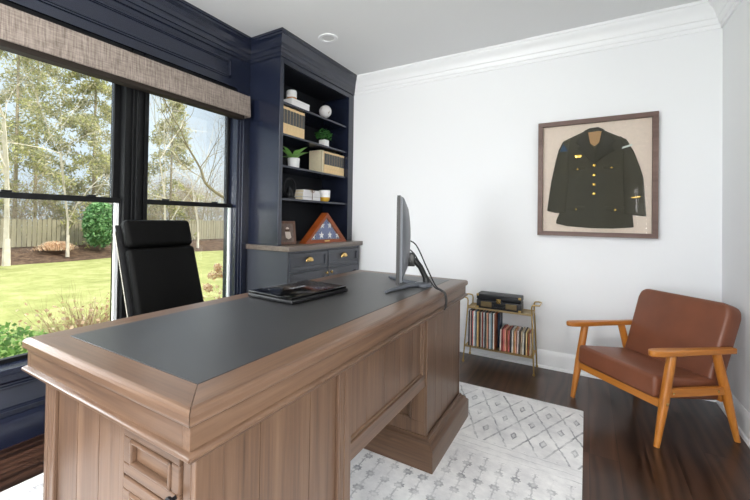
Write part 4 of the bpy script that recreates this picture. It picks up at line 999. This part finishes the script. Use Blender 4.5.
def conifer(x, y, h, r, n, label, z0=0, mats=EV):
    t = thing('evergreen_tree', label, 'tree', (x, y, z0), 0, 'evergreens beyond the fence')
    MB().tube([(0, 0, -.3), (0, 0, h*.9)], [.09, .02], 6).build('trunk', M['baregrey'], t, local=True)
    pts = []
    nb = int(h*9)
    br = []
    for i in range(nb):
        k = random.random()**.8; z = .2+(h-.2)*k; a = random.uniform(0, 2*PI); rr = r*(1-k)**.75*random.uniform(.75, 1.15)+.15
        br.append((z, a, rr))
    for i in range(n):
        z, a, rr = random.choice(br); s = random.random()**.6
        pts.append((math.cos(a)*rr*s+random.gauss(0, .12), math.sin(a)*rr*s+random.gauss(0, .12), z-.35*rr*s*s+random.gauss(0, .1)))
    cards('foliage', pts, .19, mats, t, None, .5, .4)
    return t
def twigs(vs, fs, p, d, ln, r, depth, spread, n=3, grav=0.0):
    segs = 3; pp = Vector(p); dd = Vector(d).normalized(); prev = None
    for s in range(segs+1):
        rr = r*(1-.45*s/segs)
        a = Vector((0, 0, 1)) if abs(dd.z) < .9 else Vector((1, 0, 0)); u = (a-dd*a.dot(dd)).normalized(); w_ = dd.cross(u)
        b = len(vs)
        for j in range(3): q = pp+(u*math.cos(2*PI*j/3)+w_*math.sin(2*PI*j/3))*rr; vs.append(tuple(q))
        if prev is not None:
            for j in range(3): fs.append((prev+j, prev+(j+1) % 3, b+(j+1) % 3, b+j))
        prev = b
        if depth > 0 and s > 0:
            for k in range(n if s == segs else max(1, n-1)):
                nd = (dd+Vector((random.gauss(0, spread), random.gauss(0, spread), random.gauss(0, spread)-grav))).normalized()
                twigs(vs, fs, pp, nd, ln*random.uniform(.5, .8), rr*.6, depth-1, spread, n, grav)
        pp = pp+dd*ln/segs; dd = (dd+Vector((random.gauss(0, .12), random.gauss(0, .12), random.gauss(0, .12)))).normalized()
def bare_tree(x, y, h, label, mat, depth=4, spread=.5, n=2, r=.09, z0=0, lean=(0, 0, 1), group='bare trees beyond the window', grav=0.0, name='bare_tree'):
    t = thing(name, label, 'tree', (x, y, z0), 0, group)
    vs, fs = [], []
    twigs(vs, fs, (0, 0, -.2), lean, h*.5, r, depth, spread, n, grav)
    rawmesh('branches', vs, fs, mat, t)
    MB().tube([(0, 0, -.25), (lean[0]*.3, lean[1]*.3, .5)], [r*1.25, r*1.02], 8).build('trunk', mat, t, local=True)
    return t
random.seed(21)
conifer(-20.0, 2.5, 12, 3.0, 20000, 'tall yellow-green evergreen behind the fence, near the left end of the left pane', 0)
conifer(-18.9, 5.0, 10.5, 2.5, 20000, 'dense yellow-green evergreen behind the fence at the right of the left pane', 0)
conifer(-21.5, 7.6, 10, 2.1, 8000, 'evergreen largely hidden behind the black window mullion', 0)
conifer(-19.5, 9.3, 8.2, 1.9, 9500, 'evergreen at the left edge of the right window pane', 0)
conifer(-24, -.6, 12, 2.8, 9000, 'dull evergreen farthest to the left in the left pane', 0)
conifer(-25, 5.0, 13, 3.0, 9000, 'tallest evergreen, standing behind the others in the left pane', 0)
bare_tree(-14.2, .45, 8, 'pale-barked bare tree by the fence at the far left of the left pane', M['barepale'], 6, .5, 2, .085)
bare_tree(-15.6, 2.6, 7, 'bare twiggy grey tree in front of the evergreens in the left pane', M['barepale'], 6, .6, 2, .05)
bare_tree(-13.0, 4.6, 7.5, 'bare tree with pale crossing branches near the right of the left pane', M['barepale'], 6, .6, 2, .05, GZ)
bare_tree(-15.8, 8.2, 6.5, 'bare tan tree low in the left part of the right pane', M['barepale'], 6, .65, 2, .05)
bare_tree(-21, 12.6, 6.0, 'brown bare tree beyond the fence at the right of the right pane', M['barebrown'], 5, .6, 2, .07)
random.seed(33)
for i, (x, y) in enumerate(((-22, 9.5), (-23, 11.2), (-23.5, 13.4), (-24, 15.6), (-22.5, 17.6), (-23, 3.6), (-22, .8))):
    tt_ = bare_tree(x, y, 4.6, ['brown thicket shrub beyond the fence, leftmost in the right pane', 'brown thicket shrub beyond the fence, second from the left in the right pane', 'brown thicket shrub beyond the fence, in the middle of the right pane', 'brown thicket shrub beyond the fence, near the right of the right pane', 'brown thicket shrub beyond the fence, rightmost in the right pane', 'brown thicket shrub behind the evergreens in the left pane', 'brown thicket shrub behind the fence at the far left'][i], M['barebrown'], 5, .75, 3 if i < 5 else 2, .05, 0, group='thicket shrubs beyond the fence', name='thicket_shrub')
    cards('dry_leaves', [(random.gauss(0, .9), random.gauss(0, 1.0), 4.4*random.random()**.8) for k in range(1800)], .12, THK, tt_, None, 0, .3)
random.seed(51)
for i in range(13):
    y = -1.5+1.75*i
    t = thing('hedge_shrub', 'leafless tan hedge shrub behind the fence, %s from the left' % ['first', 'second', 'third', 'fourth', 'fifth', 'sixth', 'seventh', 'eighth', 'ninth', 'tenth', 'eleventh', 'twelfth', 'thirteenth'][i], 'shrub', (-18.9, y, 0), 0, 'hedge shrubs behind the fence')
    vs, fs = [], []; hh = random.uniform(2.0, 2.9)
    for k in range(26): twigs(vs, fs, (random.gauss(0, .3), random.gauss(0, .5), -.05), (random.gauss(0, .35), random.gauss(0, .45), 1), hh*random.uniform(.45, .65), .014, 2, .4, 2)
    rawmesh('stems', vs, fs, M['baregrey'], t)
    cards('foliage', [(random.gauss(0, .35), random.uniform(-1, 1), hh*random.random()**.8) for k in range(1500)], .13, THK, t, None, 0, .35)
# limb crossing the right pane
t = thing('overhanging_tree', 'olive-brown tree limb curving across the upper right window pane', 'tree', (-7.0, 3.3, GZ))
q = MB(); q.tube(bez([(-7, 3.3, GZ-.1), (-7, 3.2, .6), (-7, 2.75, 1.25), (-7, 1.954, 1.562), (-7, 1.401, 1.831), (-7, 1.225, 2.147), (-7, .95, 2.5), (-7, .80, 2.76), (-7, .86, 2.95), (-7, 1.037, 3.19), (-7, 1.08, 3.6)], 6), [.045-.041*min(1, i/52) for i in range(61)], 7)
q.build('limb', M['darkbranch'], t)
vs, fs = [], []; random.seed(9)
for p, d in (((-7, 1.7, 1.68), (0, -.6, .35)), ((-7, 1.225, 2.147), (.2, .5, .8)), ((-7, .95, 2.5), (0, -.6, .5)), ((-7, .8, 2.76), (0, -.5, .6)), ((-7, 1.4, 1.83), (0, .3, .8)), ((-7, 1.9, 1.58), (-.1, .2, .8))):
    twigs(vs, fs, Vector(p)-Vector((-7, 3.3, GZ)), d, .8, .012, 3, .4, 2)
rawmesh('twigs', vs, fs, M['darkbranch'], t)
# shrubs
random.seed(14)
def shrub(x, y, z0, rx, rz, n, mats, name, label, size, cat='shrub', group=None):
    t = thing(name, label, cat, (x, y, z0), 0, group)
    pts = []
    for i in range(n):
        v_ = Vector((random.gauss(0, 1), random.gauss(0, 1), random.gauss(0, 1))).normalized()*(random.random()**.4)
        pts.append((v_.x*rx, v_.y*rx, rz*(1+v_.z)))
    cards('foliage', pts, size, mats, t, None, .2, .7)
    MB().tube([(0, 0, -.05), (0, 0, rz)], [.04, .02], 6).build('stem', M['baregrey'], t, local=True)
    return t
shrub(-16.2, 3.98, -.05, .62, .92, 4200, GR, 'laurel_shrub', 'rounded bright green shrub in front of the fence', .14)
DRY = [leafmat('dry_tan', '#e0bd9b'), leafmat('dry_straw', '#e8d0b0'), leafmat('dry_brown', '#b48e6c')]
t = thing('grass_clump', 'low tan clump of dry ornamental grass on the mulch', 'grass clump', (-16.2, 2.5, -.02))
vs, fs = [], []
for i in range(1500):
    a = random.uniform(0, 2*PI); o = abs(random.gauss(0, .28)); l_ = random.uniform(.12, .42)*max(.3, 1-o); w_ = .007
    p0 = Vector((math.cos(a)*o, math.sin(a)*o, 0)); p1 = p0+Vector((math.cos(a)*l_*.5, math.sin(a)*l_*.5, l_*.75)); p2 = p1+Vector((math.cos(a)*l_*.4, math.sin(a)*l_*.4, -.03)); s = Vector((-math.sin(a), math.cos(a), 0))*w_
    b = len(vs); vs += [tuple(p0-s), tuple(p0+s), tuple(p1+s), tuple(p1-s), tuple(p2)]; fs += [(b, b+1, b+2, b+3), (b+3, b+2, b+4)]
rawmesh('blades', vs, fs, DRY, t, [i//2 % 3 for i in range(len(fs))])
TW = plain('red_brown_twig', '#9a745c', .9)
def twiggy(x, y, z0, h, label, name='bare_shrub', heads=0, n=22, mat=TW, group=None):
    t = thing(name, label, 'shrub', (x, y, z0), 0, group); vs, fs = [], []; tips = []
    for i in range(n):
        a = random.uniform(0, 2*PI); d = Vector((math.cos(a)*.5, math.sin(a)*.5, random.uniform(.6, 1.2)))
        twigs(vs, fs, (random.gauss(0, .08), random.gauss(0, .08), -.02), d, h*random.uniform(.4, .65), .007, 2, .35, 2)
    rawmesh('stems', vs, fs, mat, t)
    pts = [(random.gauss(0, .28), random.gauss(0, .28), h*random.uniform(.2, .95)) for i in range(260)]
    cards('dry_leaves', pts, .05, DRY, t, None, 0, .8)
    return t
twiggy(-5.2, -1.62, GZ, .66, 'dry reddish-brown twiggy shrub outside the left pane, near the desk corner', n=70)
t = twiggy(-4.6, -.50, GZ, .75, 'dry hydrangea with tan flower heads outside the right pane', 'hydrangea_shrub', n=14, mat=DRY[2])
for k, (yy, zz) in enumerate(((-.56, .50), (-.47, .585), (-.44, .50), (-.62, .36))):
    pts = [Vector((-4.5, yy, zz))+Vector((random.gauss(0, 1), random.gauss(0, 1), random.gauss(0, 1))).normalized()*.055*random.random()**.3-Vector((-4.6, -.5, GZ)) for i in range(140)]
    cards('flower_head', pts, .03, DRY[:2], t, None, 0, .9)
shrub(-5.2, -2.52, GZ, .55, .27, 1500, [leafmat('groundcover_green', '#7fa353'), leafmat('groundcover_light', '#a5bd72'), leafmat('groundcover_dark', '#5f8243')], 'groundcover_shrub', 'low bright green groundcover just outside the left window', .07)

# ------------------------------------------------------------------ light
wd = bpy.data.worlds.new('sky'); SC.world = wd; wd.use_nodes = True; nt = wd.node_tree; L = nt.links.new
bg = nt.nodes['Background']; tc = nt.nodes.new('ShaderNodeTexCoord'); sp = nt.nodes.new('ShaderNodeSeparateXYZ'); L(tc.outputs['Generated'], sp.inputs[0])
r = nt.nodes.new('ShaderNodeValToRGB'); e = r.color_ramp.elements
e[0].position = .3; e[0].color = (.50, .58, .66, 1); e[1].position = 1; e[1].color = (2.8, 3.0, 3.25, 1); k_ = e.new(.5); k_.color = (2.1, 2.3, 2.55, 1)
L(sp.outputs['Z'], r.inputs['Fac'])
n = nt.nodes.new('ShaderNodeTexNoise'); n.inputs['Scale'].default_value = 3; n.inputs['Detail'].default_value = 5; L(tc.outputs['Generated'], n.inputs['Vector'])
r2 = nt.nodes.new('ShaderNodeValToRGB'); e = r2.color_ramp.elements; e[0].position = .42; e[0].color = (0, 0, 0, 1); e[1].position = .68; e[1].color = (1, 1, 1, 1); L(n.outputs['Fac'], r2.inputs['Fac'])
mx = nt.nodes.new('ShaderNodeMix'); mx.data_type = 'RGBA'; L(r2.outputs['Color'], mx.inputs['Factor']); L(r.outputs['Color'], mx.inputs['A']); mx.inputs['B'].default_value = (1.25, 1.25, 1.25, 1); mx.blend_type = 'MULTIPLY'
L(mx.outputs['Result'], bg.inputs['Color']); bg.inputs['Strength'].default_value = 1.0
s = bpy.data.lights.new('sun', 'SUN'); s.energy = 2.8; s.angle = .05; s.color = (1, .95, .86)
so = bpy.data.objects.new('sun', s); COL.objects.link(so); so.rotation_euler = Vector((-.72, -.18, -.67)).to_track_quat('-Z', 'Y').to_euler()
def area(name, loc, dirv, sx, sy, e, col=(1, 1, 1)):
    l = bpy.data.lights.new(name, 'AREA'); l.shape = 'RECTANGLE'; l.size = sx; l.size_y = sy; l.energy = e; l.color = col
    o = bpy.data.objects.new(name, l); COL.objects.link(o); o.location = loc; o.rotation_euler = Vector(dirv).to_track_quat('-Z', 'Z').to_euler(); return o
area('front_window_daylight', (-2.42, FY-.2, 1.4), (0, 1, 0), 1.1, 2.2, 125, (.93, .97, 1))
area('overhead_fill', (-2.4, -4.7, H-.06), (0, .25, -1), 1.2, 1.2, 75, (1, .98, .95))  # added fill light out of view, softens shadows; no fixture hangs here
area('left_window_daylight', (-3.62, -3.72, 1.3), (1, .1, 0), .7, 1.8, 42, (.95, .98, 1))
area('side_window_daylight', (.25, (RW0+RW1)/2, 1.35), (-1, .25, 0), 1.5, 2.1, 105, (1, .98, .96))

SC.view_settings.view_transform = 'Standard'; SC.view_settings.look = 'None'; SC.view_settings.gamma = 1; SC.view_settings.use_curve_mapping = False
SC.view_settings.exposure = 0.66
SC.cycles.max_bounces = 8; SC.cycles.diffuse_bounces = 5; SC.cycles.transparent_max_bounces = 12
SC.cycles.use_denoising = True
SC.cycles.sample_clamp_indirect = 6
